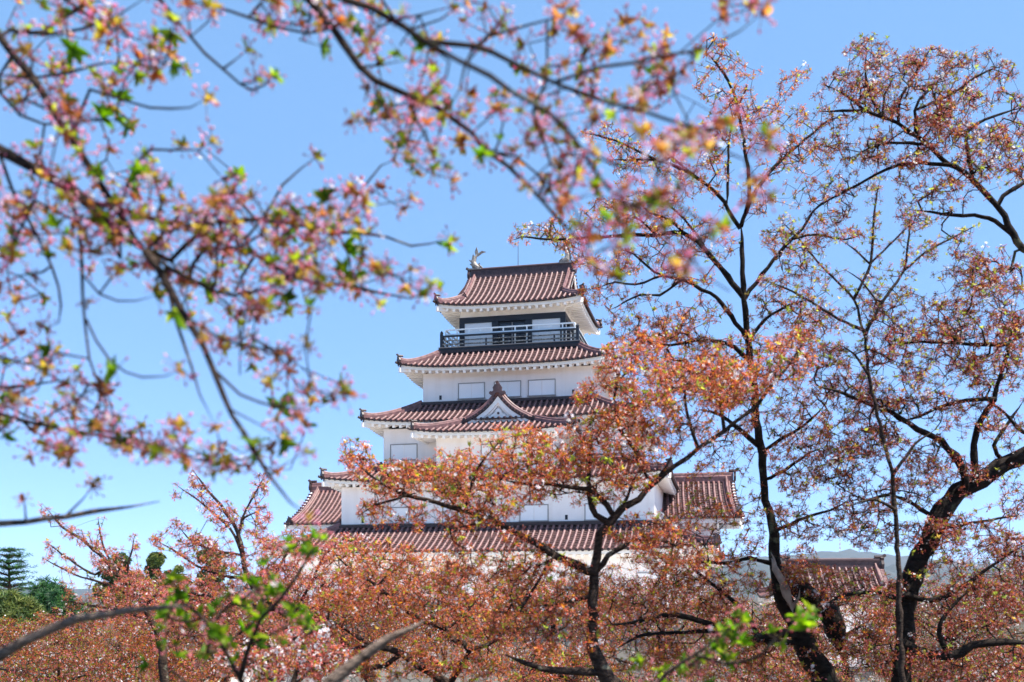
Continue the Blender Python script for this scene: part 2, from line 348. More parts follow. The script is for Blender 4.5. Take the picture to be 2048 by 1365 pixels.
def skirt_roof(root, ain, aout, bin_, bout, zin, zout, lift, awall, bwall, label=None, skip_top=False, rise=0.3):
    ss = four_slopes(ain, aout, bin_, bout, zin, zout, lift)
    ribs, pans, ends, fas, raf, sof, rdg, orn, top = (MB() for _ in range(9))
    for i, s in enumerate(ss):
        tile_slope(s, ribs, pans, ends); eave_parts(s, fas, raf, sof, bwall if i < 2 else awall, rise=rise)
    for s in ss[:2]:
        for g_ in (-1, 1): hip_ridge(rdg, s, g_, 1.0, orn); corner_beam(fas, s, g_)
    if not skip_top:
        for s in ss: top.sweep([s.P(-s.ain - 0.1, 1, 0.0, -0.12), s.P(s.ain + 0.1, 1, 0.0, -0.12)], [(-0.16, -0.05), (-0.16, 0.14), (0, 0.22), (0.16, 0.14), (0.16, -0.05)])
    roof = ribs.build('roof', M['tile'], root, smooth=True)
    if label: roof['label'] = label
    if top.v: top.build('top_ridge', M['tile_end'], roof)
    pans.build('pan_tiles', M['tile_pan'], roof); ends.build('eave_tile_ends', M['tile_end'], roof)
    fas.build('eave_board', M['plaster_trim'], roof); raf.build('rafters', M['plaster_trim'], roof); sof.build('soffit', M['plaster'], roof)
    rdg.build('hip_ridge', M['tile'], roof); orn.build('ridge_end_tile', M['tile_end'], roof)
    return roof
def walls(root, a, b, z0, z1, th=0.25):
    w = MB(); w.box(-a, a, -b, b, z0, z1); return w.build('wall', M['plaster'], root)
def window(root, u, v, z, w, h, lb=None):
    """pair of white sliding shutters in a thin grey frame on a front wall at depth v"""
    fr = MB(); t = 0.05; y0, y1 = v - 0.07, v + 0.02
    fr.box(u - w/2, u - w/2 + t, y0, y1, z - h/2, z + h/2); fr.box(u + w/2 - t, u + w/2, y0, y1, z - h/2, z + h/2)
    fr.box(u - w/2 + t, u + w/2 - t, y0, y1, z + h/2 - t, z + h/2); fr.box(u - w/2 - 0.04, u + w/2 + 0.04, y0 - 0.05, y1, z - h/2 - 0.03, z - h/2 + t)
    o = fr.build('window', M['line'], root)
    for i, (x0, x1, dy) in enumerate(((u - w/2 + t, u + 0.0, 0.0), (u + 0.03, u + w/2 - t, 0.015))):
        MB().box(x0 + 0.012, x1 - 0.012, v - 0.035 + dy, v + 0.01, z - h/2 + t + 0.01, z + h/2 - t - 0.012).build('shutter', M['shutter'], o)
    return o
def loophole(root, u, v, z, w=0.2, h=0.34):
    b = MB(); t = 0.03
    b.box(u - w/2, u + w/2, v - 0.012, v + 0.02, z - h/2, z + h/2); o = b.build('loophole', M['black'], root)
    f_ = MB(); f_.box(u - w/2 - t, u + w/2 + t, v - 0.05, v + 0.02, z + h/2, z + h/2 + t); f_.box(u - w/2 - t, u - w/2, v - 0.05, v + 0.02, z - h/2, z + h/2); f_.box(u + w/2, u + w/2 + t, v - 0.05, v + 0.02, z - h/2, z + h/2)
    f_.build('loophole_surround', M['plaster'], o); return o

# ------------------------------------------------------------------ the keep
keep = empty('castle_keep', (0.78, 82.0, ZC), R(-12.5), label='tall white castle keep with five red-tiled roofs rising above the cherry trees', cat='castle')
# stone base, battered
sb = MB(); prev = None; N = 8
for i in range(N + 1):
    t = i / N; z = -0.35 - (ZC - 0.3) * t; e = 0.25 + 4.2 * t ** 1.6
    row = [(-14.6 - e, -12.7 - e, z), (14.6 + e, -12.7 - e, z), (14.6 + e, 12.7 + e, z), (-14.6 - e, 12.7 + e, z)]
    if prev: sb.add(prev + row, [(k, (k + 1) % 4, (k + 1) % 4 + 4, k + 4) for k in range(4)])
    else: sb.add(row, [(0, 1, 2, 3)])
    prev = row
sb.build('stone_base', M['stone'], keep)
walls(keep, 14.5, 12.6, -0.35, 2.75); walls(keep, 11.6, 10.1, 3.2, 8.0); walls(keep, 9.07, 7.9, 8.1, 12.6); walls(keep, 6.62, 5.72, 12.9, 17.2)
skirt_roof(keep, 11.62, 16.0, 10.12, 13.9, 5.0, 2.98, 0.3, 14.5, 12.6)
skirt_roof(keep, 9.1, 12.75, 7.93, 11.1, 9.75, 8.2, 0.42, 11.6, 10.1)
skirt_roof(keep, 6.64, 10.42, 5.74, 9.08, 14.75, 12.88, 0.38, 9.07, 7.9)
skirt_roof(keep, 5.35, 8.15, 4.65, 7.1, 18.98, 17.32, 0.4, 6.62, 5.72)
# top storey
wl = MB(); wl.box(-4.0, 4.0, -3.45, 3.45, 19.0, 22.3)
wl.build('wall', M['plaster'], keep)
wu = MB(); wu.box(-4.2, 4.2, -3.66, 3.66, 21.95, 22.55); wu.build('wall', M['plaster'], keep)
fr = MB(); v0 = -3.66
for sx, sy, ax in ((0, -1, 0), (0, 1, 0), (-1, 0, 1), (1, 0, 1)):
    if ax == 0:
        y0, y1 = sorted((sy * 3.72, sy * 3.4)); fr.box(-4.26, 4.26, y0, y1, 21.5, 21.93)
        for x in (-4.05, 4.05): fr.box(x - 0.2, x + 0.2, y0 + 0.003, y1 - 0.003, 19.3, 21.49)
        for x in (-1.35, 1.35): fr.box(x - 0.26, x + 0.26, y0 + 0.003, y1 - 0.003, 19.3, 21.49)
    else:
        x0, x1 = sorted((sx * 4.26, sx * 3.95)); fr.box(x0, x1, -3.38, 3.38, 21.505, 21.925)
        for y in (-1.3, 1.3): fr.box(x0 + 0.003, x1 - 0.003, y - 0.2, y + 0.2, 19.3, 21.49)
fr.build('timber_frame', M['black'], keep)
for x0, x1 in ((-3.84, -1.62), (1.62, 3.84)): MB().box(x0, x1, -3.6, -3.4, 19.3, 21.49).build('wall_panel', M['shutter'], keep)
dr = MB(); dr.box(-1.08, 1.08, -3.5, -3.42, 19.3, 21.49); door = dr.build('door', M['black'], keep)
for x0, x1 in ((-0.98, -0.12), (0.12, 0.98)): MB().box(x0, x1, -3.53, -3.505, 20.35, 21.3).build('door_pane', M['glass'], door)
MB().box(-0.05, 0.05, -3.56, -3.505, 19.3, 21.4).build('door_post', M['grey'], door)
pn = MB()
for i in range(22):
    x = -0.98 + i * 0.0905
    if abs(x) > 0.1: pn.box(x, x + 0.05, -3.535, -3.505, 19.35, 20.3)
pn.build('door_slats', M['inner'], door)
MB().box(0.35, 0.85, -3.545, -3.535, 20.62, 20.7).build('notice', M['notice'], door)
# balcony
bf = MB(); bf.box(-5.55, 5.55, -4.95, 4.95, 19.12, 19.3); bal = bf.build('balcony_floor', M['black'], keep)
MB().box(-5.62, 5.62, -5.02, 5.02, 19.303, 19.36).build('balcony_edge', M['grey'], bal)
MB().box(-5.3, 5.3, -4.6, 4.6, 18.85, 19.117).build('balcony_support', M['tile_dark'], bal)
rl = MB()
lr = MB()
for rl_, z, h in ((rl, 20.24, 0.12), (lr, 19.9, 0.06), (lr, 19.6, 0.09)):
    for y in (-4.82, 4.82): rl_.box(-5.38, 5.38, y - 0.07, y + 0.07, z - h/2, z + h/2)
    for x in (-5.38, 5.38): rl_.box(x - 0.068, x + 0.068, -4.74, 4.74, z - h/2 + 0.004, z + h/2 - 0.004)
for i in range(1, 6):
    x = -5.38 + i * 10.76 / 6
    for y in (-4.82, 4.82): rl.box(x - 0.06, x + 0.06, y - 0.055, y + 0.055, 19.36, 19.95)
for i in range(1, 7):
    y = -4.82 + i * 9.64 / 7
    for x in (-5.38, 5.38): rl.box(x - 0.055, x + 0.055, y - 0.055, y + 0.055, 19.36, 19.95)
rl.build('black_railing', M['black'], keep); lr.build('weathered_rail', M['weathered'], keep)
for sx in (-1, 1):
    for sy in (-1, 1):
        p = MB(); x, y = sx * 5.38, sy * 4.82
        p.box(x - 0.11, x + 0.11, y - 0.11, y + 0.11, 19.36, 20.4); p.sweep([(x, y, 20.4), (x, y, 20.46), (x, y, 20.52), (x, y, 20.6), (x, y, 20.68)], CIRC(1, 8), scale=[0.08, 0.14, 0.13, 0.1, 0.02], up=Vector((0, 1, 0)))
        p.build('corner_post', M['black'], keep)
wr = MB()
for z in (20.78, 20.42):
    for y in (-4.6, 4.6): wr.box(-5.12, 5.12, y - 0.05, y + 0.05, z - 0.05, z + 0.05)
    for x in (-5.12, 5.12): wr.box(x - 0.049, x + 0.049, -4.55, 4.55, z - 0.048, z + 0.048)
for i in range(12):
    x = -5.12 + i * 10.24 / 11
    for y in (-4.6, 4.6): wr.box(x - 0.05, x + 0.05, y - 0.045, y + 0.045, 19.36, 20.75)
for i in range(1, 10):
    y = -4.6 + i * 9.2 / 10
    for x in (-5.12, 5.12): wr.box(x - 0.05, x + 0.05, y - 0.045, y + 0.045, 19.36, 20.75)
wr.build('white_handrail', M['rail'], keep)
# top roof: hip-and-gable
def irimoya(root, aout, bout, zout, zr, ar, tg, lift, awall, bwall, ridge_h=0.75, name='roof', c=(0, 0), sag=0.32, rise=0.3):
    """hip-and-gable roof, ridge along x. ar: half ridge length, tg: height fraction where the gable starts"""
    front = [Slope((1, 0), (0, -1), aout, aout, 0.0, bout, zr, zout, lift, sag, c), Slope((-1, 0), (0, 1), aout, aout, 0.0, bout, zr, zout, lift, sag, c)]
    dv = bout * tg; ag = aout - dv                    # plan depth of the side skirts, 45 degree hips
    prz = lambda t: zout + (zr - zout) * (t * (1 - sag) + sag * t * t)
    zg = prz(tg)
    ribs, pans, ends, fas, raf, sof, rdg, orn, gab = (MB() for _ in range(9))
    for s in front:
        s.tmax = lambda u, s=s: 1.0 if abs(u) <= ag + (ar - ag) * 1.0 else max(0.0, tg * (aout - abs(u)) / (aout - ag)) if abs(u) > ag else 1.0
        def tm(u):
            u = abs(u)
            if u > ag: return tg * (aout - u) / (aout - ag) if u > ar else 1.0
            return 1.0
        s.tmax = tm
        tile_slope(s, ribs, pans, ends); eave_parts(s, fas, raf, sof, bwall, rise=rise)
    side = [Slope((0, 1), (1, 0), bout - dv, bout, ag, aout, zg, zout, lift, 0.15, c), Slope((0, -1), (-1, 0), bout - dv, bout, ag, aout, zg, zout, lift, 0.15, c)]
    for s in side: tile_slope(s, ribs, pans, ends); eave_parts(s, fas, raf, sof, awall, rise=rise)
    for s in side:
        for g_ in (-1, 1): hip_ridge(rdg, s, g_, 1.0, orn); corner_beam(fas, s, g_)
    C = Vector((c[0], c[1], 0))
    # main ridge
    h = ridge_h
    rdg2 = MB(); rdg2.box(c[0] - ar, c[0] + ar, c[1] - 0.2, c[1] + 0.2, zr - 0.1, zr + 0.12)
    rdg2.box(c[0] - ar + 0.05, c[0] + ar - 0.05, c[1] - 0.13, c[1] + 0.13, zr + 0.123, zr + h - 0.17)
    rdg2.box(c[0] - ar - 0.02, c[0] + ar + 0.02, c[1] - 0.2, c[1] + 0.2, zr + h - 0.167, zr + h - 0.1)
    rdg2.sweep([(c[0] - ar - 0.06, c[1], zr + h - 0.08), (c[0] + ar + 0.06, c[1], zr + h - 0.08)], CIRC(0.11, 10))
    nn = int(2 * ar / 0.28)
    for i in range(nn):                               # pierced pattern along the ridge
        x = c[0] - ar + 0.2 + i * (2 * ar - 0.4) / nn
        for y in (-0.15, 0.15): rdg2.beam((x, c[1] + y, zr + 0.15), (x + 0.2, c[1] + y, zr + h - 0.2), 0.03, 0.05)
    for sg in (-1, 1):
        # verge tiles down the gable edge, both slopes, plus gable wall and barge boards
        for s in front:
            us = sg * (1 if s is front[0] else -1)
            pts = [s.P(us * (ar - 0.35), t, 0.05) for t in np.linspace(1, tg * 0.96, 10)]
            rdg.sweep(pts, [(a * 0.8, b * 0.8) for a, b in RIDGE])
            e = pts[-1]; oni(orn, e, s.o, 0.7)
            for t in np.linspace(tg * 1.02, 0.97, 14):   # cross verge tiles
                p = s.P(us * (ar - 0.12), t, 0.06); ww = s.w * us
                ribs.sweep([p - ww * 0.2, p + ww * 0.28], CIRC(0.085, 6)); ends.sweep([p + ww * 0.28, p + ww * 0.31], CIRC(0.095, 8))
            pb = [s.P(us * (ar + 0.04), t, -0.2) for t in np.linspace(1, tg * 0.9, 10)]
            fas.sweep(pb, [(-0.05, -0.16), (-0.05, 0.16), (0.05, 0.16), (0.05, -0.16)])
        yg = bout * (1 - tg)
        tri = [(c[0] + sg * (ar - 0.3), c[1] - yg, zg - 0.1), (c[0] + sg * (ar - 0.3), c[1] + yg, zg - 0.1), (c[0] + sg * (ar - 0.3), c[1] + yg * 0.45, zg + (zr - zg) * 0.47), (c[0] + sg * (ar - 0.3), c[1], zr - 0.05), (c[0] + sg * (ar - 0.3), c[1] - yg * 0.45, zg + (zr - zg) * 0.47)]
        gab.add(tri, [(0, 1, 2, 3, 4)])
        oni(orn, Vector((c[0] + sg * (ar + 0.02), c[1], zr + 0.05)), (sg, 0, 0), 1.35)
    roof = ribs.build(name, M['tile'], root, smooth=True)
    pans.build('pan_tiles', M['tile_pan'], roof); ends.build('eave_tile_ends', M['tile_end'], roof); fas.build('eave_board', M['plaster_trim'], roof)
    raf.build('rafters', M['plaster_trim'], roof); sof.build('soffit', M['plaster'], roof); rdg.build('hip_ridge', M['tile'], roof); rdg2.build('main_ridge', M['tile_dark'], roof)
    orn.build('ridge_end_tile', M['tile_end'], roof); gab.build('gable_wall', M['plaster'], roof)
    return roof
irimoya(keep, 5.78, 5.0, 22.52, 26.25, 4.3, 0.36, 0.34, 4.2, 3.66, rise=0.28)
# fish ornaments on the main ridge
def fish(u, face):
    b = MB(); P_ = lambda x, z: Vector((u + face * x, 0, 26.95 + z))
    body = [P_(0.55, 0.08), P_(0.25, 0.12), P_(-0.02, 0.3), P_(-0.1, 0.62), P_(0.02, 0.95), P_(0.18, 1.2)]
    b.sweep(body, CIRC(1, 10), up=Vector((0, 1, 0)), scale=[0.1, 0.26, 0.27, 0.21, 0.14, 0.07])
    def fin(pts, th=0.05):
        n = len(pts); v = [(p.x, y, p.z) for y in (-th, th) for p in pts]
        b.add(v, [tuple(range(n)), tuple(range(2 * n - 1, n - 1, -1))] + [(i, (i + 1) % n, (i + 1) % n + n, i + n) for i in range(n)])
    fin([P_(0.1, 1.05), P_(0.0, 1.45), P_(0.16, 1.85), P_(0.26, 1.5), P_(0.3, 1.3), P_(0.6, 1.5), P_(0.95, 1.38), P_(0.62, 1.3), P_(0.3, 1.08)])
    fin([P_(-0.15, 0.35), P_(-0.55, 0.85), P_(-0.3, 0.75), P_(-0.24, 0.95), P_(-0.16, 1.3), P_(-0.02, 1.1), P_(-0.05, 0.9)], 0.035)
    fin([P_(-0.2, 0.2), P_(-0.42, 0.45), P_(-0.2, 0.5)], 0.1)
    fin([P_(0.2, 0.25), P_(0.42, 0.5), P_(0.3, 0.2)], 0.16)
    for s in (-1, 1): b.sweep([P_(0.62, 0.12) + Vector((0, s * 0.1, 0)), P_(0.4, 0.3) + Vector((0, s * 0.12, 0)), P_(0.3, 0.3) + Vector((0, s * 0.12, 0))], CIRC(0.05, 6), up=Vector((0, 1, 0)))
    b.box(u - 0.55, u + 0.55, -0.22, 0.22, 26.88, 26.99)
    b.build('fish_ornament', M['fish'], keep)
fish(-3.95, 1); fish(3.75, -1)
MB().sweep([(-0.35, 0.3, 26.0), (-0.35, 0.3, 28.0), (-0.35, 0.3, 29.55)], CIRC(0.028, 6), up=Vector((0, 1, 0)), scale=[1.3, 1, 0.5]).build('lightning_rod', M['metal'], keep)
# windows and loopholes
V4, V3, V2, V1 = -5.72, -7.9, -10.1, -12.6
for u in (-2.72, 0.12, 2.78): window(keep, u, V4, 15.7, 2.12, 1.24)
for u in (-5.2, 5.2): loophole(keep, u, V4, 15.28)
for u in (-7.45, 7.5): window(keep, u, V3, 10.82, 2.15, 1.24)
for u in (-7.35, -2.7, 3.05, 7.75): window(keep, u, V2, 5.85, 2.1, 1.2)
for u in (-9.9, 0.4, 5.4, 10.4): loophole(keep, u, V2, 5.5)
for u in (-11.5, -6.6, -2.2, 3.0, 7.6, 11.6): window(keep, u, V1, 0.9, 2.0, 1.2)
# front bay with its curved gable
BC, BV, BW = 0.15, -11.2, 6.0
bay = MB().box(BC - 4.45, BC + 4.45, -9.85, -7.85, 7.9, 11.55).build('bay_wall', M['plaster'], keep)
window(bay, BC - 0.1, -9.85, 10.35, 1.95, 1.15); loophole(bay, BC - 3.1, -9.85, 8.72); loophole(bay, BC + 3.1, -9.85, 8.72)
ribs, pans, ends, fas, raf, sof, rdg, orn = (MB() for _ in range(8))
GV = -8.75; GW = 2.5; ZB = 12.72; ZE = 11.68; ZA = 14.62
fs_ = Slope((1, 0), (0, -1), GW, BW, -GV, -BV, ZB, ZE, 0.3, 0.2, (BC, 0)); tile_slope(fs_, ribs, pans, ends); eave_parts(fs_, fas, raf, sof, 9.85, rise=0.22)
for sg in (-1, 1):
    corner_beam(fas, fs_, sg)
    def prof(x):                                    # height of the side slope at distance x from the ridge
        return np.interp(x, [0, 0.5, 1.0, 1.6, 2.4, 3.4, 4.6, BW], [ZA, 14.02, 13.56, 13.16, 12.75, 12.36, 12.02, 11.72])
    # side slope: courses running back from the verge; ribs run down the slope
    nv = 14
    for j in range(nv):
        v_ = -8.35 + j * (2.9 / nv)
        ribs.sweep([(BC + sg * x, v_, prof(x) + 0.06) for x in np.linspace(0.1, BW, 16)], CIRC(0.1, 8))
    pans.add([(BC + sg * x, v_, prof(x)) for x in np.linspace(0, BW, 16) for v_ in (-8.95, -5.4)], [(2 * i, 2 * i + 1, 2 * i + 3, 2 * i + 2) for i in range(15)])
    low = [x for x in np.linspace(GW, BW, 9)]
    pans.add([(BC + sg * x, -8.9 - (x - GW) / (BW - GW) * 2.3, prof(x)) for x in low] + [(BC + sg * x, -8.9, prof(x)) for x in low], [(i, i + 1, i + 10, i + 9) for i in range(8)])
    # verge: ridge of tiles following the gable, with short cross tiles over the barge board
    crv = [(BC + sg * x, -8.85, prof(x) + 0.06) for x in np.linspace(0.05, 3.0, 14)]
    rdg.sweep(crv, RIDGE)
    for x in np.linspace(0.3, 2.9, 13):
        ribs.sweep([(BC + sg * x, -9.12, prof(x) + 0.05), (BC + sg * x, -8.7, prof(x) + 0.06)], CIRC(0.085, 6)); ends.sweep([(BC + sg * x, -9.16, prof(x) + 0.05), (BC + sg * x, -9.12, prof(x) + 0.05)], CIRC(0.1, 8))
    pans.add([(BC + sg * x, v_, prof(x) - 0.03 + dz) for x in np.linspace(0, 3.0, 14) for v_, dz in ((-9.1, 0.02), (-8.9, 0.02), (-8.9, -0.04), (-9.1, -0.04))], [(4 * i + k, 4 * i + (k + 1) % 4, 4 * i + 4 + (k + 1) % 4, 4 * i + 4 + k) for i in range(13) for k in range(4)])
    # barge boards: two white steps
    for dy, d0, d1 in ((0.0, 0.1, 0.42), (0.13, 0.44, 0.62)):
        xs = np.linspace(0, 2.75, 14)
        fas.add([(BC + sg * x, y, prof(x) - d) for x in xs for y, d in ((-9.06 + dy, d0), (-9.06 + dy, d1 + 0.12 * (1 - x / 2.75)), (-8.9 + dy, d1 + 0.12 * (1 - x / 2.75)), (-8.9 + dy, d0))], [(4 * i + k, 4 * i + (k + 1) % 4, 4 * i + 4 + (k + 1) % 4, 4 * i + 4 + k) for i in range(13) for k in range(4)])
    hp = [(BC + sg * x, -8.8 - (x - GW) / (BW - GW) * 2.32, fs_.P(sg * x, (BW - x) / (BW - GW)).z + 0.1 + 0.12 * max(0, (x - 5.2)) ) for x in np.linspace(GW + 0.1, BW - 0.15, 9)]
    rdg.sweep(hp, RIDGE); oni(orn, Vector(hp[-1]), (sg * 0.84, -0.55, 0), 0.95)
    e = Vector((BC + sg * BW, BV, ZE + 0.32)); orn.sweep([e + Vector((-sg * 0.3, 0.25, 0)), e, e + Vector((sg * 0.2, -0.12, 0.07))], CIRC(0.1, 8))
    # side eave of the bay
    fas.box(min(BC + sg * (BW - 0.15), BC + sg * (BW - 0.4)), max(BC + sg * (BW - 0.15), BC + sg * (BW - 0.4)), -11.0, -7.9, 11.35, 11.68)
    sof.add([(BC + sg * (BW - 0.3), -11.0, 11.42), (BC + sg * (BW - 0.3), -7.9, 11.42), (BC + sg * 4.4, -7.9, 11.5), (BC + sg * 4.4, -9.8, 11.5)], [(0, 1, 2, 3)])
rdg.sweep([(BC, -9.05, ZA + 0.05), (BC, -6.4, ZA + 0.05)], [(a * 1.15, b * 1.4) for a, b in RIDGE])
broof = ribs.build('bay_roof', M['tile'], keep, smooth=True)
pans.build('pan_tiles', M['tile_pan'], broof); ends.build('eave_tile_ends', M['tile_end'], broof); fas.build('eave_board', M['plaster_trim'], broof); raf.build('rafters', M['plaster_trim'], broof)
sof.build('soffit', M['plaster'], broof); rdg.build('hip_ridge', M['tile'], broof); orn.build('ridge_end_tile', M['tile_end'], broof)
xs = np.linspace(-2.75, 2.75, 25)
MB().extrude([(BC + x, float(np.interp(abs(x), [0, 0.5, 1.0, 1.6, 2.4, 3.4], [ZA, 14.02, 13.56, 13.16, 12.75, 12.36])) - 0.3) for x in xs] + [(BC + 2.75, 12.2), (BC - 2.75, 12.2)], -8.72, -8.6).build('gable_wall', M['plaster'], broof)
# hanging carved board under the gable peak, and the recess below it
gx = [(-1.05, 12.98), (-0.8, 13.14), (-0.62, 13.1), (-0.5, 13.26), (-0.3, 13.3), (-0.22, 13.52), (0, 13.72), (0.22, 13.52), (0.3, 13.3), (0.5, 13.26), (0.62, 13.1), (0.8, 13.14), (1.05, 12.98), (0.66, 12.96), (0.42, 13.04), (0.24, 12.84), (0, 12.76), (-0.24, 12.84), (-0.42, 13.04), (-0.66, 12.96)]
MB().extrude([(BC + x, z) for x, z in gx], -8.93, -8.83).build('gable_pendant', M['plaster_trim'], broof)
bs = MB(); bs.sweep([(BC, -8.97, 13.3), (BC, -8.93, 13.3)], CIRC(0.09, 12)); bs.build('gable_boss', M['tile_dark'], broof)
MB().extrude([(BC - 1.35, 12.72), (BC - 0.7, 12.95), (BC + 0.7, 12.95), (BC + 1.35, 12.72)], -8.76, -8.722).build('gable_vent', M['grey'], broof)
# peak ornament
po = MB(); q = Vector((BC, -9.12, ZA + 0.1)); out = [(-0.5, -0.1), (-0.62, 0.02), (-0.55, 0.14), (-0.42, 0.1), (-0.3, 0.2), (-0.34, 0.42), (-0.2, 0.62), (0, 0.68), (0.2, 0.62), (0.34, 0.42), (0.3, 0.2), (0.42, 0.1), (0.55, 0.14), (0.62, 0.02), (0.5, -0.1), (0.3, -0.22), (0.12, 0.02), (0, 0.06), (-0.12, 0.02), (-0.3, -0.22)]
po.extrude([(q.x + a, q.z + b) for a, b in out], q.y - 0.16, q.y + 0.05)
po.sweep([q + Vector((0, 0.3, 0.72)), q + Vector((0, -0.2, 0.74)), q + Vector((0, -0.24, 0.86))], CIRC(0.11, 8))
po.sweep([q + Vector((0, -0.12, 0.36)), q + Vector((0, -0.22, 0.36))], CIRC(0.13, 12))
for s in (-1, 1): po.sweep([q + Vector((s * 0.48, -0.19, 0.02)), q + Vector((s * 0.48, 0.02, 0.02))], CIRC(0.13, 10))
po.build('gable_peak_ornament', M['tile_dark'], broof)
# side bays: gabled wings poking out left and right between the lowest two roofs
def side_bay(u_end, sg):
    zr, ze, b = 9.0, 5.75, 3.9; u_in = 9.0
    ribs, pans, ends, fas, raf, rdg, orn = (MB() for _ in range(7))
    L = abs(u_end) - u_in; n = int(L / 0.4)
    fl = lambda t: 0.75 * (1 - t) ** 1.5              # ends flare outward toward the eave
    for o in (-1, 1):
        pr = lambda t: ze + (zr - ze) * (0.62 * t + 0.38 * t * t)
        for i in range(n + 1):
            x = u_in + (i + 0.3) * L / (n + 1)
            ribs.sweep([(sg * (x + fl(t) * (x - u_in) / L), o * b * (1 - t), pr(t) + 0.05) for t in np.linspace(0, 0.98, 12)], CIRC(0.1, 8))
            p = (sg * (x + fl(0) * (x - u_in) / L), o * b, ze + 0.05); ends.sweep([(p[0], p[1], p[2]), (p[0], p[1] + o * 0.05, p[2])], CIRC(0.11, 10))
        nc = 18
        for k in range(nc):
            t0, t1 = k / nc, (k + 1) / nc; e0, e1 = abs(u_end) + fl(t0), abs(u_end) + fl(t1)
            v = [(sg * u_in, o * b * (1 - t0), pr(t0) + 0.04), (sg * e0, o * b * (1 - t0), pr(t0) + 0.04), (sg * e1, o * b * (1 - t1), pr(t1)), (sg * u_in, o * b * (1 - t1), pr(t1)), (sg * u_in, o * b * (1 - t0), pr(t0) - 0.03), (sg * e0, o * b * (1 - t0), pr(t0) - 0.03)]
            pans.add(v, [(0, 1, 2, 3), (4, 5, 1, 0)])
        rdg.sweep([(sg * (abs(u_end) - 0.5 + fl(t)), o * b * (1 - t), pr(t) + 0.1) for t in np.linspace(0.04, 1, 12)], [(a * 0.8, c_ * 0.8) for a, c_ in RIDGE])
        for t in np.linspace(0.03, 0.95, 15):
            x = abs(u_end) + fl(t); p = Vector((sg * x, o * b * (1 - t), pr(t) + 0.07)); ribs.sweep([p - Vector((sg * 0.35, 0, 0)), p + Vector((sg * 0.15, 0, 0))], CIRC(0.09, 6)); ends.sweep([p + Vector((sg * 0.15, 0, 0)), p + Vector((sg * 0.19, 0, 0))], CIRC(0.1, 8))
        fas.sweep([(sg * (abs(u_end) + fl(t) + 0.02), o * b * (1 - t), pr(t) - 0.22) for t in np.linspace(0, 1, 12)], [(-0.06, -0.2), (-0.06, 0.2), (0.06, 0.2), (0.06, -0.2)])
        y0, y1 = sorted((o * (b - 0.35), o * (b - 0.15)))
        fas.box(min(sg * u_in, sg * (abs(u_end) + 0.55)), max(sg * u_in, sg * (abs(u_end) + 0.55)), y0, y1, ze - 0.36, ze - 0.02)
        for i in range(int(L / 0.5)):
            x = sg * (u_in + 0.3 + i * 0.5); y0, y1 = sorted((o * (b - 0.3), o * (b - 1.1))); raf.box(x - 0.1, x + 0.1, y0, y1, ze - 0.56, ze - 0.363)
        oni(orn, Vector((sg * (abs(u_end) + fl(0) - 0.3), o * b * 0.96, ze + 0.2)), (0, o, 0), 0.8)
    rdg.sweep([(sg * (u_in - 1), 0, zr + 0.02), (sg * (abs(u_end) + 0.05), 0, zr + 0.02)], [(a * 1.3, c_ * 1.7) for a, c_ in RIDGE])
    oni(orn, Vector((sg * (abs(u_end) + 0.08), 0, zr + 0.1)), (sg, 0, 0), 1.3)
    x0, x1 = sorted((sg * (u_in + 0.5), sg * (abs(u_end) - 1.1)))
    wall = MB().box(x0, x1, -b + 1.0, b - 1.0, 2.2, ze - 0.1).build('wing_wall', M['plaster'], keep)
    gw = MB(); gw.add([(sg * (abs(u_end) - 0.6), y, z) for y, z in ((-b + 0.5, ze), (b - 0.5, ze), (b * 0.5, ze + 1.3), (0, zr - 0.1), (-b * 0.5, ze + 1.3))], [(0, 1, 2, 3, 4)])
    roof = ribs.build('wing_roof', M['tile'], keep, smooth=True)
    pans.build('pan_tiles', M['tile_pan'], roof); ends.build('eave_tile_ends', M['tile_end'], roof); fas.build('eave_board', M['plaster_trim'], roof); raf.build('rafters', M['plaster_trim'], roof)
    rdg.build('hip_ridge', M['tile'], roof); orn.build('ridge_end_tile', M['tile_end'], roof); gw.build('gable_wall', M['plaster'], roof)
side_bay(-18.3, -1); side_bay(16.9, 1)

# ------------------------------------------------------------------ lower turret behind the trees at right, masts on the hill
p = pix(1664, 1119, 70)
tur = empty('corridor_turret', (p.x, p.y, 0), R(-6), label='low white turret with a long red-tiled ridge half hidden behind trees right of the keep', cat='turret')
zr = p.z - 0.55
irimoya(tur, 4.6, 3.3, zr - 2.1, zr, 3.25, 0.4, 0.3, 3.6, 2.4, ridge_h=0.6)
MB().box(-3.6, 3.6, -2.4, 2.4, 5.0, zr - 2.0).build('wall', M['plaster'], tur)
ts = MB(); ts.add([(-3.8, -2.6, 5.0), (3.8, -2.6, 5.0), (3.8, 2.6, 5.0), (-3.8, 2.6, 5.0), (-5.2, -4, -0.2), (5.2, -4, -0.2), (5.2, 4, -0.2), (-5.2, 4, -0.2)], [(0, 1, 2, 3), (0, 1, 5, 4), (1, 2, 6, 5), (2, 3, 7, 6), (3, 0, 4, 7)]); ts.build('stone_base', M['stone'], tur)
for u in (-1.7, 1.7): window(tur, u, -2.4, zr - 3.4, 1.4, 0.9)
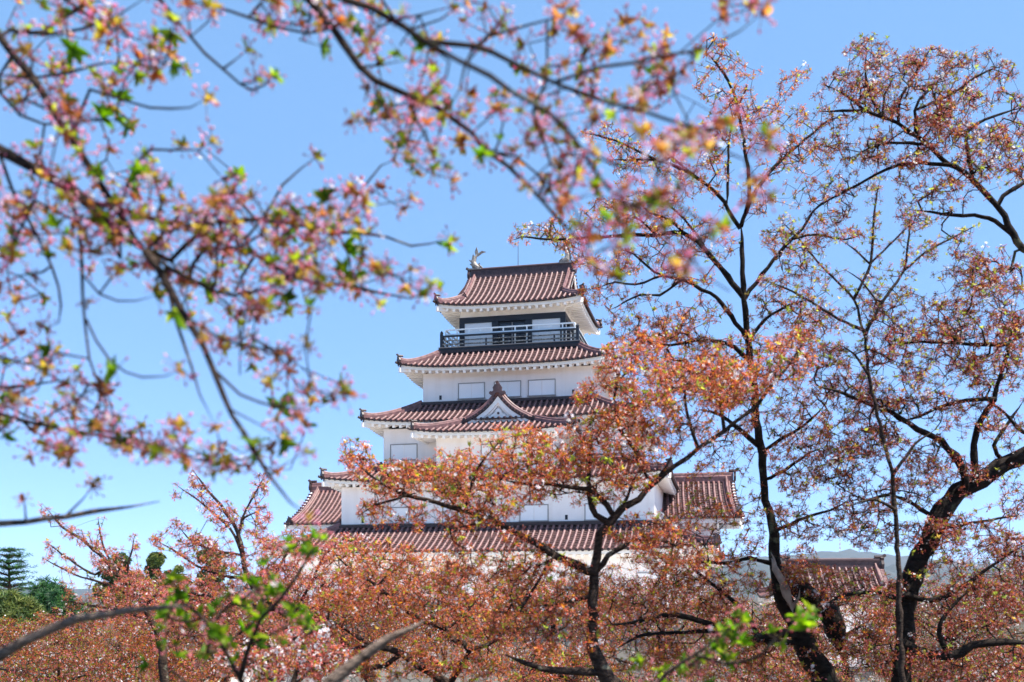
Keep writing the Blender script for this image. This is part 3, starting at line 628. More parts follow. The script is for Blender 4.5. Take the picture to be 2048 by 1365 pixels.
for i, (x, y0, y1, lb) in enumerate(((1680, 1078, 1107, 'shorter red and white radio mast on the hilltop, left of its taller neighbour'), (1708, 1069, 1107, 'taller red and white radio mast on the hilltop, right of its neighbour'))):
    b = pix(x, y1, 6000); h = (y1 - y0) / F * 6000
    ms = empty('radio_mast', (b.x, b.y, b.z), label=lb, cat='mast', group='radio masts on the distant hill')
    for k, col in enumerate(('mast_red', 'mast_white')):
        mb = MB()
        for j in range(k, 7, 2):
            z0, z1 = h * j / 7, h * (j + 1) / 7; w0, w1 = 4.2 * (1 - z0 / h) + 0.7, 4.2 * (1 - z1 / h) + 0.7
            for sx in (-1, 1):
                for sy in (-1, 1): mb.sweep([(sx * w0, sy * w0, z0), (sx * w1, sy * w1, z1)], CIRC(0.5, 5), up=Vector((0, 1, 0)))
            for sy in (-1, 1):
                mb.sweep([(-w0, sy * w0, z0), (w1, sy * w1, z1)], CIRC(0.3, 4), up=Vector((0, 1, 0))); mb.sweep([(w0, sy * w0, z0), (-w1, sy * w1, z1)], CIRC(0.3, 4), up=Vector((0, 1, 0)))
                mb.sweep([(-w1, sy * w1, z1), (w1, sy * w1, z1)], CIRC(0.3, 4))
        if k == 0: mb.box(-2.6, 2.6, -2.6, 2.6, h * 0.62, h * 0.66)
        mb.build('red_sections' if k == 0 else 'white_sections', M[col], ms)
# ------------------------------------------------------------------ trees
def srgb(c): return np.array(lin(*c)[:3])
def unit(v): return v / (np.linalg.norm(v, axis=-1, keepdims=True) + 1e-9)
def catmull(P, step):
    P = np.asarray(P, float); out = [P[0]]
    Q = np.vstack([2 * P[0] - P[1], P, 2 * P[-1] - P[-2]])
    for i in range(1, len(Q) - 2):
        a, b, c, d = Q[i - 1], Q[i], Q[i + 1], Q[i + 2]
        n = max(1, int(round(np.linalg.norm((c - b)[:3]) / step)))
        for k in range(1, n + 1):
            t = k / n; out.append(0.5 * (2 * b + (c - a) * t + (2 * a - 5 * b + 4 * c - d) * t * t + (3 * b - a - 3 * c + d) * t ** 3))
    return np.array(out)
class Foliage:
    """gathers leaf / blossom triangles; every leaf has one colour of its own"""
    def __init__(s): s.v = []; s.t = []; s.c = []; s.n = 0
    def add(s, v, t, c): s.v.append(v.reshape(-1, 3)); s.t.append((t + s.n).reshape(-1, 3)); s.c.append(c.reshape(-1, 3)); s.n += v.size // 3
    def build(s, name, m, parent):
        if not s.v: return None
        v = np.concatenate(s.v).astype(np.float32); t = np.concatenate(s.t).astype(np.int32); c = np.concatenate(s.c).astype(np.float32)
        me = bpy.data.meshes.new(name); me.vertices.add(len(v)); me.vertices.foreach_set('co', v.ravel())
        me.loops.add(len(t) * 3); me.loops.foreach_set('vertex_index', t.ravel())
        me.polygons.add(len(t)); me.polygons.foreach_set('loop_start', np.arange(0, len(t) * 3, 3, dtype=np.int32))
        a = me.attributes.new('tint', 'FLOAT_COLOR', 'POINT'); a.data.foreach_set('color', np.concatenate([c, np.ones((len(c), 1), np.float32)], 1).ravel())
        me.update(calc_edges=True); me.validate(); me.materials.append(m)
        o = bpy.data.objects.new(name, me); COL.objects.link(o); o.parent = parent; return o
def rand_rot(axis, n):
    """n rotation matrices taking +Z to the given axes, with random spin"""
    z = unit(axis); h = np.where(np.abs(z[:, 2:3]) < 0.9, np.array([[0, 0, 1.0]]), np.array([[1.0, 0, 0]]))
    x = unit(np.cross(h, z)); y = np.cross(z, x); a = rng.uniform(0, 2 * np.pi, (n, 1)); ca, sa = np.cos(a), np.sin(a)
    X = x * ca + y * sa; Y = -x * sa + y * ca
    return np.stack([X, Y, z], axis=2)
# templates around the origin, +Z is the way the shoot points; parts: list of (verts, tris, kind, item)
def leaf_geo(d, l, w, fold, hi):
    d = unit(np.array(d, float)); s = unit(np.cross(d, [0.13, 0.31, 0.94])); up = np.cross(s, d)
    if hi:
        v = np.array([0 * d, d * l * .3 - s * w * .42 + up * fold * w * .6, d * l * .3 + s * w * .42 + up * fold * w * .6, d * l * .34, d * l * .68 - s * w * .36 + up * (fold * w * .5 - l * .04), d * l * .68 + s * w * .36 + up * (fold * w * .5 - l * .04), d * l * .7 - up * l * .05, d * l - up * l * .16])
        t = [(0, 3, 1), (0, 2, 3), (1, 3, 6), (1, 6, 4), (3, 2, 5), (3, 5, 6), (4, 6, 7), (6, 5, 7)]
    else:
        v = np.array([0 * d, d * l * .45 - s * w * .5 + up * fold * w, d * l * .45 + s * w * .5 + up * fold * w, d * l * .5, d * l - up * l * .1]); t = [(0, 3, 1), (0, 2, 3), (1, 3, 4), (3, 2, 4)]
    return v, np.array(t)
def stalk_geo(d, l, w, n):
    d = unit(np.array(d, float)); s = unit(np.cross(d, [0.3, 0.2, 0.9])); u = np.cross(s, d)
    mid = d * l * .5 + np.array([0, 0, l * .06])
    ring = [(s * math.cos(a) + u * math.sin(a)) * w for a in np.linspace(0, 2 * np.pi, n, endpoint=False)]
    v = [r for r in ring] + [mid + r * .8 for r in ring] + [d * l + r * .9 for r in ring]; t = []
    for k in (0, n):
        for i in range(n): j = (i + 1) % n; t += [(k + i, k + j, k + n + j), (k + i, k + n + j, k + n + i)]
    return np.array(v), np.array(t)
def bud_geo(p, d, l, r, n):
    d = unit(np.array(d, float)); s = unit(np.cross(d, [0.3, 0.2, 0.9])); u = np.cross(s, d); p = np.array(p)
    ring = [p + d * l * .55 + (s * math.cos(a) + u * math.sin(a)) * r for a in np.linspace(0, 2 * np.pi, n, endpoint=False)]
    v = [p] + ring + [p + d * l]; t = []
    for i in range(n): j = (i + 1) % n; t += [(0, 1 + j, 1 + i), (1 + i, 1 + j, n + 1)]
    return np.array(v), np.array(t)
def flower_geo(p, d, r):
    d = unit(np.array(d, float)); s = unit(np.cross(d, [0.3, 0.2, 0.9])); u = np.cross(s, d); p = np.array(p); v = [p]; t = []
    for k in range(5):
        a = 2 * np.pi * k / 5; e = lambda b, q, h: p + (s * math.cos(b) + u * math.sin(b)) * q + d * h
        i = len(v); v += [e(a - .42, r * .7, r * .3), e(a, r, r * .35), e(a + .42, r * .7, r * .3)]; t += [(0, i, i + 1), (0, i + 1, i + 2)]
    return np.array(v), np.array(t)
def dirs(lo, hi, n, r):
    z = r.uniform(math.cos(hi), math.cos(lo), n); a = np.linspace(0, 2 * np.pi, n, endpoint=False) + r.uniform(-.5, .5, n) + r.uniform(0, 6)
    q = np.sqrt(1 - z * z); return np.stack([q * np.cos(a), q * np.sin(a), z], 1)
def cluster(kind, seed):
    """one spur: young leaves, and flower stalks carrying buds, calyces or open petals. unit size = 1 m scaled later"""
    r = np.random.default_rng(seed); out = []; it = 0
    hi = kind.startswith('near')
    nl = {'near': r.integers(4, 7), 'near_leafy': r.integers(5, 8), 'mid': r.integers(3, 6), 'mid_leafy': r.integers(5, 8), 'far': r.integers(3, 5)}[kind]
    ns = {'near': r.integers(9, 15), 'near_leafy': r.integers(1, 4), 'mid': r.integers(9, 14), 'mid_leafy': r.integers(0, 3), 'far': r.integers(6, 9)}[kind]
    for d in dirs(0.2, 1.25, nl, r):
        l = r.uniform(.34, .62) * (1.25 if 'leafy' in kind else 1) * (.8 if hi else .78); v, t = leaf_geo(d, l, l * (r.uniform(.46, .62) if hi else r.uniform(.28, .4)), r.uniform(.25, .6), hi); out.append((v, t, 0, it)); it += 1
    for d in dirs(0.35, 2.3, ns, r):
        d = d + np.array([0, 0, -0.12]); l = r.uniform(.3, .56)
        v, t = stalk_geo(d, l, .014 if hi else .02, 3) if kind != 'far' else (np.zeros((0, 3)), np.zeros((0, 3), int))
        if len(v): out.append((v, t, 1, it))
        it += 1; p = unit(d) * l
        if r.random() < (.03 if kind == 'far' else .08 if not hi else .06): v, t = flower_geo(p, d, r.uniform(.13, .17)); out.append((v, t, 3, it))
        else:
            v, t = bud_geo(p - unit(d) * .03, d + r.normal(0, .25, 3), r.uniform(.15, .24), r.uniform(.042, .06) * (1 if hi else 1.15), 5 if hi else 3); out.append((v, t, 2, it))
        it += 1
    return out
def bloom_cluster(seed):
    """a spur of open white flowers"""
    r = np.random.default_rng(seed); out = []; it = 0
    for d in dirs(0.2, 1.9, r.integers(4, 8), r):
        l = r.uniform(.25, .5); v, t = stalk_geo(d, l, .02, 3); out.append((v, t, 1, it)); v, t = flower_geo(d * l, d, r.uniform(.16, .22)); out.append((v, t, 3, it + 1)); it += 2
    return out
TEMPL = {k: [cluster(k, 100 + i * 7 + len(k)) for i in range(10)] for k in ('near', 'near_leafy', 'mid', 'mid_leafy', 'far')}
TEMPL['open'] = [bloom_cluster(900 + i) for i in range(10)]
PAL = {  # sRGB leaves, stalks, buds, petals; brown and the darkest one carry painted shade
    'near': ([(140, 164, 48), (164, 174, 58), (188, 164, 72), (190, 132, 76), (170, 104, 68), (184, 150, 84)], [(190, 98, 104), (200, 124, 112)], [(242, 170, 198), (232, 144, 178), (248, 200, 218)], [(253, 246, 249), (252, 236, 243)]),
    'green': ([(96, 138, 32), (118, 150, 38), (140, 160, 48), (84, 122, 34)], [(150, 130, 70)], [(220, 140, 150)], [(252, 242, 246)]),
    'mid': ([(218, 150, 66), (222, 154, 80), (204, 124, 64), (200, 176, 58), (158, 168, 48), (192, 138, 56), (176, 104, 48)], [(200, 104, 88), (206, 126, 102)], [(232, 134, 128), (240, 162, 152), (222, 114, 112), (226, 150, 120)], [(254, 248, 250), (252, 240, 244)]),
    'pink': ([(210, 134, 76), (200, 120, 70), (216, 150, 80), (176, 164, 66), (150, 156, 56)], [(202, 104, 96), (212, 126, 112)], [(234, 138, 140), (240, 164, 162), (224, 122, 126)], [(254, 248, 250)]),
    'brown': ([(182, 116, 58), (162, 94, 52), (192, 136, 64), (156, 148, 58), (126, 132, 48), (134, 72, 44)], [(178, 86, 80)], [(210, 122, 126), (192, 100, 106), (224, 150, 150)], [(252, 244, 246)]),  # brown leaf tone, darkened further for the weaker sun at lower right
    'rust': ([(206, 126, 58), (190, 108, 54), (214, 142, 62), (164, 148, 56), (150, 82, 46)], [(180, 82, 66)], [(214, 114, 100), (224, 138, 120), (200, 98, 88)], [(252, 240, 242)]),
    'shaded': ([(160, 92, 50), (140, 76, 42), (176, 112, 56), (128, 122, 46), (104, 110, 40), (118, 62, 40)], [(150, 64, 56)], [(188, 98, 96), (170, 82, 82), (206, 124, 122)], [(252, 244, 246)]),  # shade of the less sunlit lower right painted into these colours
    'olive': ([(178, 124, 56), (150, 140, 52), (120, 130, 44), (188, 108, 54), (140, 90, 44)], [(160, 78, 60)], [(204, 116, 100), (190, 98, 86)], [(252, 244, 246)]),
    'young': ([(164, 174, 76), (182, 184, 84), (190, 162, 84), (150, 168, 74)], [(190, 120, 110)], [(226, 146, 156)], [(252, 242, 244)]),
}
for k_ in ('mid', 'rust', 'brown', 'shaded', 'olive', 'pink'):
    lv, st_, bd, pt_ = PAL[k_]; w_ = 1.0 if k_ == 'pink' else .95
    PAL[k_] = (lv + [(156, 164, 46)], [(r_, g_ + 4, int(b_ * w_)) for r_, g_, b_ in st_], [(min(255, r_ + 4), min(255, g_ + 6), int(b_ * w_)) for r_, g_, b_ in bd], pt_)
DENS = {'near': 0.7, 'mid': 1.8, 'far': 5.5}
def place(fl, fb, pos, axis, size, kind, pal, petal_boost=0.0, leaf_gain=1.0):
    """put clusters of one kind at many places"""
    n = len(pos)
    if n == 0: return
    pick = rng.integers(0, 10, n); P = PAL[pal]; cols = [np.array([srgb(c) for c in g_]) for g_ in P]
    main = rng.integers(0, len(cols[0]), n); val = rng.uniform(.62, 1.3, n)
    for k in range(10):
        idx = np.where(pick == k)[0]; m = len(idx)
        if not m: continue
        Rm = rand_rot(axis[idx], m); sz = size[idx]
        for (v, t, kd, it) in TEMPL[kind][k]:
            w = np.einsum('nij,vj->nvi', Rm, v) * sz[:, None, None] + pos[idx][:, None, :]
            if kd == 0:
                pk = np.where(rng.random(m) < .6, main[idx], rng.integers(0, len(cols[0]), m)); c = cols[0][pk] * leaf_gain
            else: c = cols[kd][rng.integers(0, len(cols[kd]), m)]
            c = c * (val[idx] * rng.uniform(.7, 1.25, m))[:, None]
            c = np.clip(np.repeat(c[:, None, :], len(v), 1), 0, .95)
            tt = t[None] + (np.arange(m) * len(v))[:, None, None]
            (fl if kd == 0 else fb).add(w, tt, c)
def tubes(mb, pts, rad, sides):
    pts = np.asarray(pts); n = len(pts)
    if n < 2: return
    d = unit(np.gradient(pts, axis=0)); h = np.array([0.2, 0.35, 0.9]); s = unit(np.cross(d, h)); u = np.cross(s, d)
    a = np.linspace(0, 2 * np.pi, sides, endpoint=False)
    ring = pts[:, None, :] + (s[:, None, :] * np.cos(a)[None, :, None] + u[:, None, :] * np.sin(a)[None, :, None]) * np.asarray(rad)[:, None, None]
    base = mb.n; mb.v.append(ring.reshape(-1, 3)); mb.n += n * sides
    i = np.arange(n - 1)[:, None] * sides; j = np.arange(sides)[None]; j2 = (j + 1) % sides
    q = np.stack([i + j, i + j2, i + sides + j2, i + sides + j], -1).reshape(-1, 4) + base; mb.q.append(q)
class Tubes:
    def __init__(s): s.v = []; s.q = []; s.n = 0
    def build(s, name, m, parent):
        if not s.v: return None
        v = np.concatenate(s.v).astype(np.float32); q = np.concatenate(s.q).astype(np.int32)
        me = bpy.data.meshes.new(name); me.vertices.add(len(v)); me.vertices.foreach_set('co', v.ravel()); me.loops.add(q.size); me.loops.foreach_set('vertex_index', q.ravel())
        me.polygons.add(len(q)); me.polygons.foreach_set('loop_start', np.arange(0, q.size, 4, dtype=np.int32)); me.polygons.foreach_set('use_smooth', np.ones(len(q), bool))
        me.update(calc_edges=True); me.validate(); me.materials.append(m); o = bpy.data.objects.new(name, me); COL.objects.link(o); o.parent = parent; return o
def W(x, y, d): return np.array([(x - PX) / F * d, d, ZC + (PY - y) / F * d])
ROOTS = []
def tree(label, D, limbs, regions, bark='bark', kind='mid', pal='mid', size=0.10, step=0.11, spread=0.6, r0=0.0028, along=0.5, dens=1.0, name='cherry_tree', cat='tree', group='cherry trees',
         leafy=0.08, limb_sides=7, sag=0.0, petals=0.035, wood='trunk', root=True, up=0.35, leaf_gain=1.0, far=False, bare=0.04, roll=0.3, lead=0.45, extra=None):
    """limbs: (points in photo pixels at depth, start radius px, end radius px, start depth, end depth, [bark]); twigs then grow from the limbs to points scattered in the regions (cx, cy, rx, ry, tilt deg, count[, depth])"""
    pos, par, rad, fixed, lead_dir = [], [], [], [], []
    chains = []
    def nearest(p):
        A = np.array(pos); return int(np.argmin(((A - p) ** 2).sum(1)))
    base = None
    for li, L in enumerate(limbs):
        pts, ra, rb = L[0], L[1], L[2]; d0 = L[3] if len(L) > 3 else D; d1 = L[4] if len(L) > 4 else d0
        ln = np.concatenate([[0], np.cumsum([math.dist(pts[i][:2], pts[i + 1][:2]) for i in range(len(pts) - 1)])]); ln /= ln[-1]
        rk = [(t, p_[2]) for p_, t in zip(pts, ln) if len(p_) > 2]; rk = ([] if rk and rk[0][0] == 0 else [(0, ra)]) + rk + ([] if rk and rk[-1][0] == 1 else [(1, rb)])
        P = np.array([list(W(p_[0], p_[1], d0 + (d1 - d0) * t)) + [float(np.interp(t, [k[0] for k in rk], [k[1] for k in rk])) / F * (d0 + (d1 - d0) * t)] for p_, t in zip(pts, ln)])
        st = step if P[0, 3] < 0.06 else step * 1.2
        if li == 0 and root:                         # carry the stem down to the ground
            q = P[0].copy(); gz = ground_z(q[0], q[1]); q2 = q.copy(); q2[2] = gz - 0.3; q2[0] += rng.normal(0, .1); q2[3] = q[3] * 1.35 + 0.03
            if q[2] - gz > 0.15: P = np.vstack([q2, P])
        C = catmull(P, st); n = len(C)
        C[1:-1, :3] += rng.normal(0, 1, (n - 2, 3)) * np.minimum(0.22 * C[1:-1, 3:4], 0.012)
        C[:, 3] *= 1 + rng.normal(0, .07, n); C[:, 3] = np.maximum(C[:, 3], .0018)
        ch = []
        if li > 0:
            k = nearest(C[0, :3]); ch = [k] if np.linalg.norm(np.array(pos[k]) - C[0, :3]) < 40 * D / F * 2 else []
        for i in range(n):
            pos.append(C[i, :3]); par.append(ch[-1] if ch else -1); rad.append(C[i, 3]); fixed.append(True); ch.append(len(pos) - 1)
        chains.append((ch, True, L[5] if len(L) > 5 else None))
    if base is None: base = np.array([pos[0][0], pos[0][1], max(pos[0][2], ground_z(pos[0][0], pos[0][1])) if root else pos[0][2]])
    nl = len(pos)
    # targets for the twigs
    T = []; 
    for rg in regions:
        cx, cy, rx, ry, tl, cnt = rg[:6]; cnt = int(cnt * DENS[kind] * dens); dd = rg[6] if len(rg) > 6 else D; ca, sa = math.cos(R(tl)), math.sin(R(tl)); got = 0; tries = 0
        ph = rng.uniform(0, 6, 4)
        while got < cnt and tries < cnt * 12:
            tries += 1; a = rng.uniform(0, 2 * np.pi); q = math.sqrt(rng.random()); x = q * math.cos(a) * rx; y = q * math.sin(a) * ry
            X, Y = cx + x * ca - y * sa, cy + x * sa + y * ca
            w = .5 + .28 * math.sin(X / 31 + ph[0] + 1.3 * math.sin(Y / 47)) + .28 * math.sin(Y / 23 + ph[1] + 1.1 * math.sin(X / 53 + ph[2]))
            if rng.random() > w: continue
            T.append(W(X, Y, dd + rng.normal(0, spread))); got += 1
    if T:
        T = np.array(T); A = np.array(pos[:nl]); d2 = np.array([((A - t) ** 2).sum(1).min() for t in T]); T = T[np.argsort(d2)]
        cap = nl + len(T) * 14; A = np.zeros((cap, 3)); A[:nl] = np.array(pos); n = nl
        for t in T:
            if n > cap - 40: break
            d2 = ((A[:n] - t) ** 2).sum(1); k = int(np.argmin(d2)); dist = math.sqrt(d2[k])
            if dist < 0.02: continue
            p0 = A[k]; pd = unit(p0 - A[par[k]]) if par[k] >= 0 else unit(t - p0)
            sgn = 1 if np.dot(pd, t - p0) > -0.3 * dist else 0.2
            c = p0 + pd * dist * lead * sgn + rng.normal(0, .1 * dist, 3) + np.array([0, 0, -sag * dist])
            m = max(1, int(round(dist / step))); ch = [k]
            for i in range(1, m + 1):
                s_ = i / m; q = (1 - s_) ** 2 * p0 + 2 * s_ * (1 - s_) * c + s_ * s_ * t
                if i < m: q = q + rng.normal(0, .04 * step, 3)
                A[n] = q; pos.append(q); par.append(ch[-1]); rad.append(0); fixed.append(False); ch.append(n); n += 1
            chains.append((ch, False, None))
    N = len(pos); P = np.array(pos); cnt = np.zeros(N)
    for ch, fx, _ in chains:
        if not fx: cnt[ch[-1]] += 1
    for i in range(N - 1, nl - 1, -1):
        if par[i] >= 0: cnt[par[i]] += cnt[i]
    rad = np.array(rad)
    for i in range(nl, N):
        rr_ = r0 * max(1, cnt[i]) ** .42; rad[i] = min(rr_, .92 * rad[par[i]]) if par[i] >= 0 else rr_
        rad[i] = max(rad[i], r0 * .75)
    rootE = empty(name, tuple(base), label=label, cat=cat, group=group)
    off = base
    mats = {}
    tw = Tubes()
    for ch, fx, bk in chains:
        r_ = rad[ch].copy()
        if not fx: r_[0] = r_[1] if len(r_) > 1 else r_[0]
        else:
            if len(ch) > 1 and par[ch[1]] == ch[0] and r_[0] > r_[1] * 1.3: r_[0] = r_[1] * 1.15
            r_[-1] *= .25; r_[-2] *= .7
        tb = mats.setdefault(bk or bark, Tubes()) if fx else tw
        tubes(tb, P[ch] - off, r_, limb_sides if fx else (4 if kind.startswith('near') else 3))
    for bk, tb in mats.items():
        tb.build('trunk' if bk == bark else ('broken_stub' if bk == 'dead_wood' else 'bough'), M[bk], rootE)
    tw.build('twigs', M[bark], rootE)
    # clusters on young wood
    fl, fb = Foliage(), Foliage(); cp, ca_ = [], []
    bark_ok = lambda k: k not in ('bark_pale', 'dead_wood')
    for ch, fx, bk in chains:
        if fx:                                       # short spurs straight on the thin ends of the limbs
            for i in ch[2:]:
                if rad[i] < .016 and rng.random() < (.5 if kind != 'near' else .22) and bark_ok(bk):
                    d = unit(P[i] - P[par[i]]); ax = unit(d * .4 + unit(rng.normal(0, 1, 3)) * .8 + np.array([0, 0, up])); cp.append(P[i] + ax * .02); ca_.append(ax)
            if bark_ok(bk) and rad[ch[-1]] < .02: cp.append(P[ch[-1]]); ca_.append(unit(P[ch[-1]] - P[ch[-2]]))
            continue
        for q, i in enumerate(ch[1:], 1):
            end = q == len(ch) - 1
            if (end and rng.random() > bare) or (not end and cnt[i] <= 9 and rng.random() < along):
                d = unit(P[i] - P[par[i]]) if par[i] >= 0 else np.array([0, 0, 1.0])
                sd = unit(rng.normal(0, 1, 3)); ax = unit(d * (1.0 if end else .35) + sd * (.4 if end else .8) + np.array([0, 0, up]))
                cp.append(P[i] + ax * (0.01 if end else 0.02)); ca_.append(ax)
    if cp:
        cp = np.array(cp) - off; ca_ = np.array(ca_); sz = size * rng.uniform(.75, 1.2, len(cp)) 
        lf = rng.random(len(cp)) < leafy; k2 = kind + '_leafy' if kind != 'far' else 'far'
        lp = 'green' if kind == 'near' else 'young'
        op = rng.random(len(cp)) < (0 if kind == 'near' else petals); place(fl, fb, cp[op], ca_[op], sz[op] * .9, 'open', pal); cp, ca_, sz, lf = cp[~op], ca_[~op], sz[~op], lf[~op]
        place(fl, fb, cp[~lf], ca_[~lf], sz[~lf], kind, pal, leaf_gain=leaf_gain); place(fl, fb, cp[lf], ca_[lf], sz[lf], k2, lp, leaf_gain=leaf_gain)
    fl.build('leaves', M['leaf'], rootE); fb.build('blossoms', M['bloom'], rootE)
    ROOTS.append((label, len(cp), N)); return rootE
# ---- near trees, out of focus: left tree, overhead tree, lower sprays
tree('near blurred cherry tree at left, its dark boughs curving down across the upper left sky', 2.8, [
    ([(-900, 1400), (-880, 700), (-760, 200), (-560, 60), (-300, 160, 16), (0, 300, 11.5), (100, 352), (190, 415, 11), (243, 467), (293, 505, 10)], 60, 10, 2.9, 2.7, None),
    ([(293, 505), (319, 538), (340, 580), (380, 650), (410, 696), (446, 790), (488, 866), (540, 954), (580, 1005), (612, 1030)], 9, 3, 2.6, 2.3),
    ([(-560, 60), (-300, -80), (-100, -20, 10), (0, 74, 8), (80, 180), (135, 268), (200, 365), (245, 440, 7), (293, 505)], 22, 7, 2.85, 2.7),
    ([(173, 406), (223, 412), (314, 441), (381, 453), (440, 444), (510, 440), (611, 453), (672, 466), (730, 468), (773, 475), (822, 492), (900, 478)], 6, 2, 2.7, 3.1),
    ([(293, 500), (340, 520), (400, 466), (453, 492), (510, 510), (576, 549), (633, 569), (690, 569), (752, 585), (822, 598), (875, 576)], 6, 2, 2.7, 3.0),
    ([(300, 510), (380, 560), (466, 593), (523, 580), (589, 560), (630, 566)], 5, 2, 2.6, 2.7),
    ([(135, 380), (158, 444), (163, 517), (166, 588), (170, 649), (179, 717), (193, 758), (230, 830)], 4, 2, 2.7, 2.6),
    ([(166, 550), (199, 588), (235, 602), (273, 602), (310, 592)], 2.6, 2, 2.65, 2.6), ([(173, 640), (193, 681), (217, 717), (249, 743), (284, 755), (331, 753), (355, 743)], 2.6, 2, 2.6, 2.5),
    ([(0, 310), (32, 400), (53, 429), (76, 476), (103, 532), (117, 573), (122, 611), (117, 646), (100, 655)], 4, 2, 2.8, 2.8),
    ([(73, 470), (53, 488), (0, 495), (-40, 490)], 2.4, 2, 2.8), ([(103, 532), (85, 545), (38, 551), (0, 540)], 2.4, 2, 2.8),
    ([(310, 560), (337, 576), (349, 634), (366, 687), (384, 737), (399, 790), (430, 850)], 4, 2, 2.65, 2.5),
    ([(384, 643), (430, 672), (480, 690), (560, 700), (610, 690)], 3, 2, 2.6, 2.5), ([(431, 743), (480, 790), (560, 815), (620, 822), (690, 790)], 3, 2, 2.5, 2.3), ([(457, 817), (520, 850), (560, 880)], 2.5, 2, 2.4), ([(540, 950), (570, 930), (610, 905)], 2.4, 2, 2.35),
    ([(490, 480), (529, 432), (565, 371), (600, 340), (629, 316)], 3, 2, 2.8, 2.9),
    ([(672, 466), (696, 423), (721, 383), (761, 332), (785, 322)], 3.2, 2, 3.05, 3.1), ([(560, 445), (600, 420), (660, 400), (700, 380)], 3, 2, 2.9),
    ([(-300, 0), (-60, -60), (80, -30), (160, 20), (235, 65), (300, 90)], 7, 2.5, 2.8, 2.6), ([(20, 60), (100, 70), (160, 60), (240, 30), (300, -10)], 4, 2, 2.8, 2.7),
    ([(0, 150), (80, 155), (140, 145), (220, 125), (270, 150)], 3.4, 2, 2.8, 2.7), ([(150, 270), (180, 180), (230, 195), (300, 215), (380, 215), (410, 200)], 3.4, 2, 2.8, 2.6),
    ([(0, 185), (40, 230), (90, 250), (150, 245), (230, 240)], 3, 2, 2.85), ([(245, 400), (270, 330), (300, 300), (345, 300), (395, 300), (420, 285)], 3.4, 1.8, 2.75, 2.7),
    ([(200, -60), (322, 0), (355, 42), (410, 106), (445, 139), (480, 168), (503, 180), (529, 171), (545, 155)], 4, 2.4, 2.7, 2.7), ([(445, 139), (467, 122), (492, 103)], 2.6, 2, 2.7), ([(480, 168), (498, 166), (510, 160)], 2.4, 2, 2.7),
    ([(-500, 420), (-260, 700), (-80, 790), (0, 830), (150, 862), (300, 893), (420, 922), (490, 930)], 8, 2, 2.9, 3.0), ([(-260, 700), (-100, 760), (0, 777), (88, 766), (152, 758)], 6, 3, 2.9, 2.9), ([(-80, 640), (0, 715), (60, 730), (110, 705)], 4, 2, 2.9),
    ([(-880, 1000), (-500, 1050), (-200, 1060), (0, 1048), (52, 1044), (130, 1034), (190, 1022), (260, 1012), (320, 1003)], 16, 3.4, 3.0, 3.0, 'bark_pale'), ([(130, 1034), (165, 1000), (183, 977)], 3, 2.2, 3.0), ([(52, 1044), (50, 1010), (46, 1004)], 2.6, 2, 3.0),
    ([(-880, 1300), (-500, 1420), (-150, 1380), (0, 1314), (44, 1281), (99, 1261), (150, 1240), (211, 1227), (290, 1217), (388, 1212)], 30, 4.5, 2.9, 2.9, 'bark_pale'),
  ], [(70, 80, 110, 80, 20, 20), (200, 60, 130, 70, 10, 16), (130, 200, 150, 90, 20, 30), (300, 160, 90, 70, 30, 12), (60, 400, 100, 80, 20, 22), (200, 330, 140, 90, 20, 32), (380, 380, 120, 90, 10, 34), (330, 460, 160, 70, 10, 38), (520, 470, 150, 70, 5, 40), (620, 520, 150, 70, 5, 42),
      (700, 440, 120, 50, -15, 20), (750, 560, 120, 40, 5, 16), (540, 610, 110, 70, 20, 26), (440, 560, 90, 90, 30, 22), (500, 700, 90, 60, 20, 18), (580, 770, 110, 60, 10, 16), (560, 890, 80, 60, 20, 9), (270, 560, 90, 60, 0, 8), (170, 470, 110, 70, 0, 18),
      (120, 800, 170, 50, 8, 34), (300, 880, 150, 40, 8, 30), (120, 870, 140, 50, 5, 26), (430, 910, 60, 25, 10, 8), (40, 560, 60, 120, 0, 12), (60, 700, 80, 50, 0, 10), (300, 40, 140, 40, 0, 14), (680, 420, 80, 40, -30, 10)],
  kind='near', pal='near', size=0.074, step=0.075, spread=0.22, r0=0.0022, along=0.34, leafy=0.12, sag=0.1, up=0.1, bare=0.03, limb_sides=9, name='near_cherry_tree', group='near cherry trees framing the view', bark='bark')
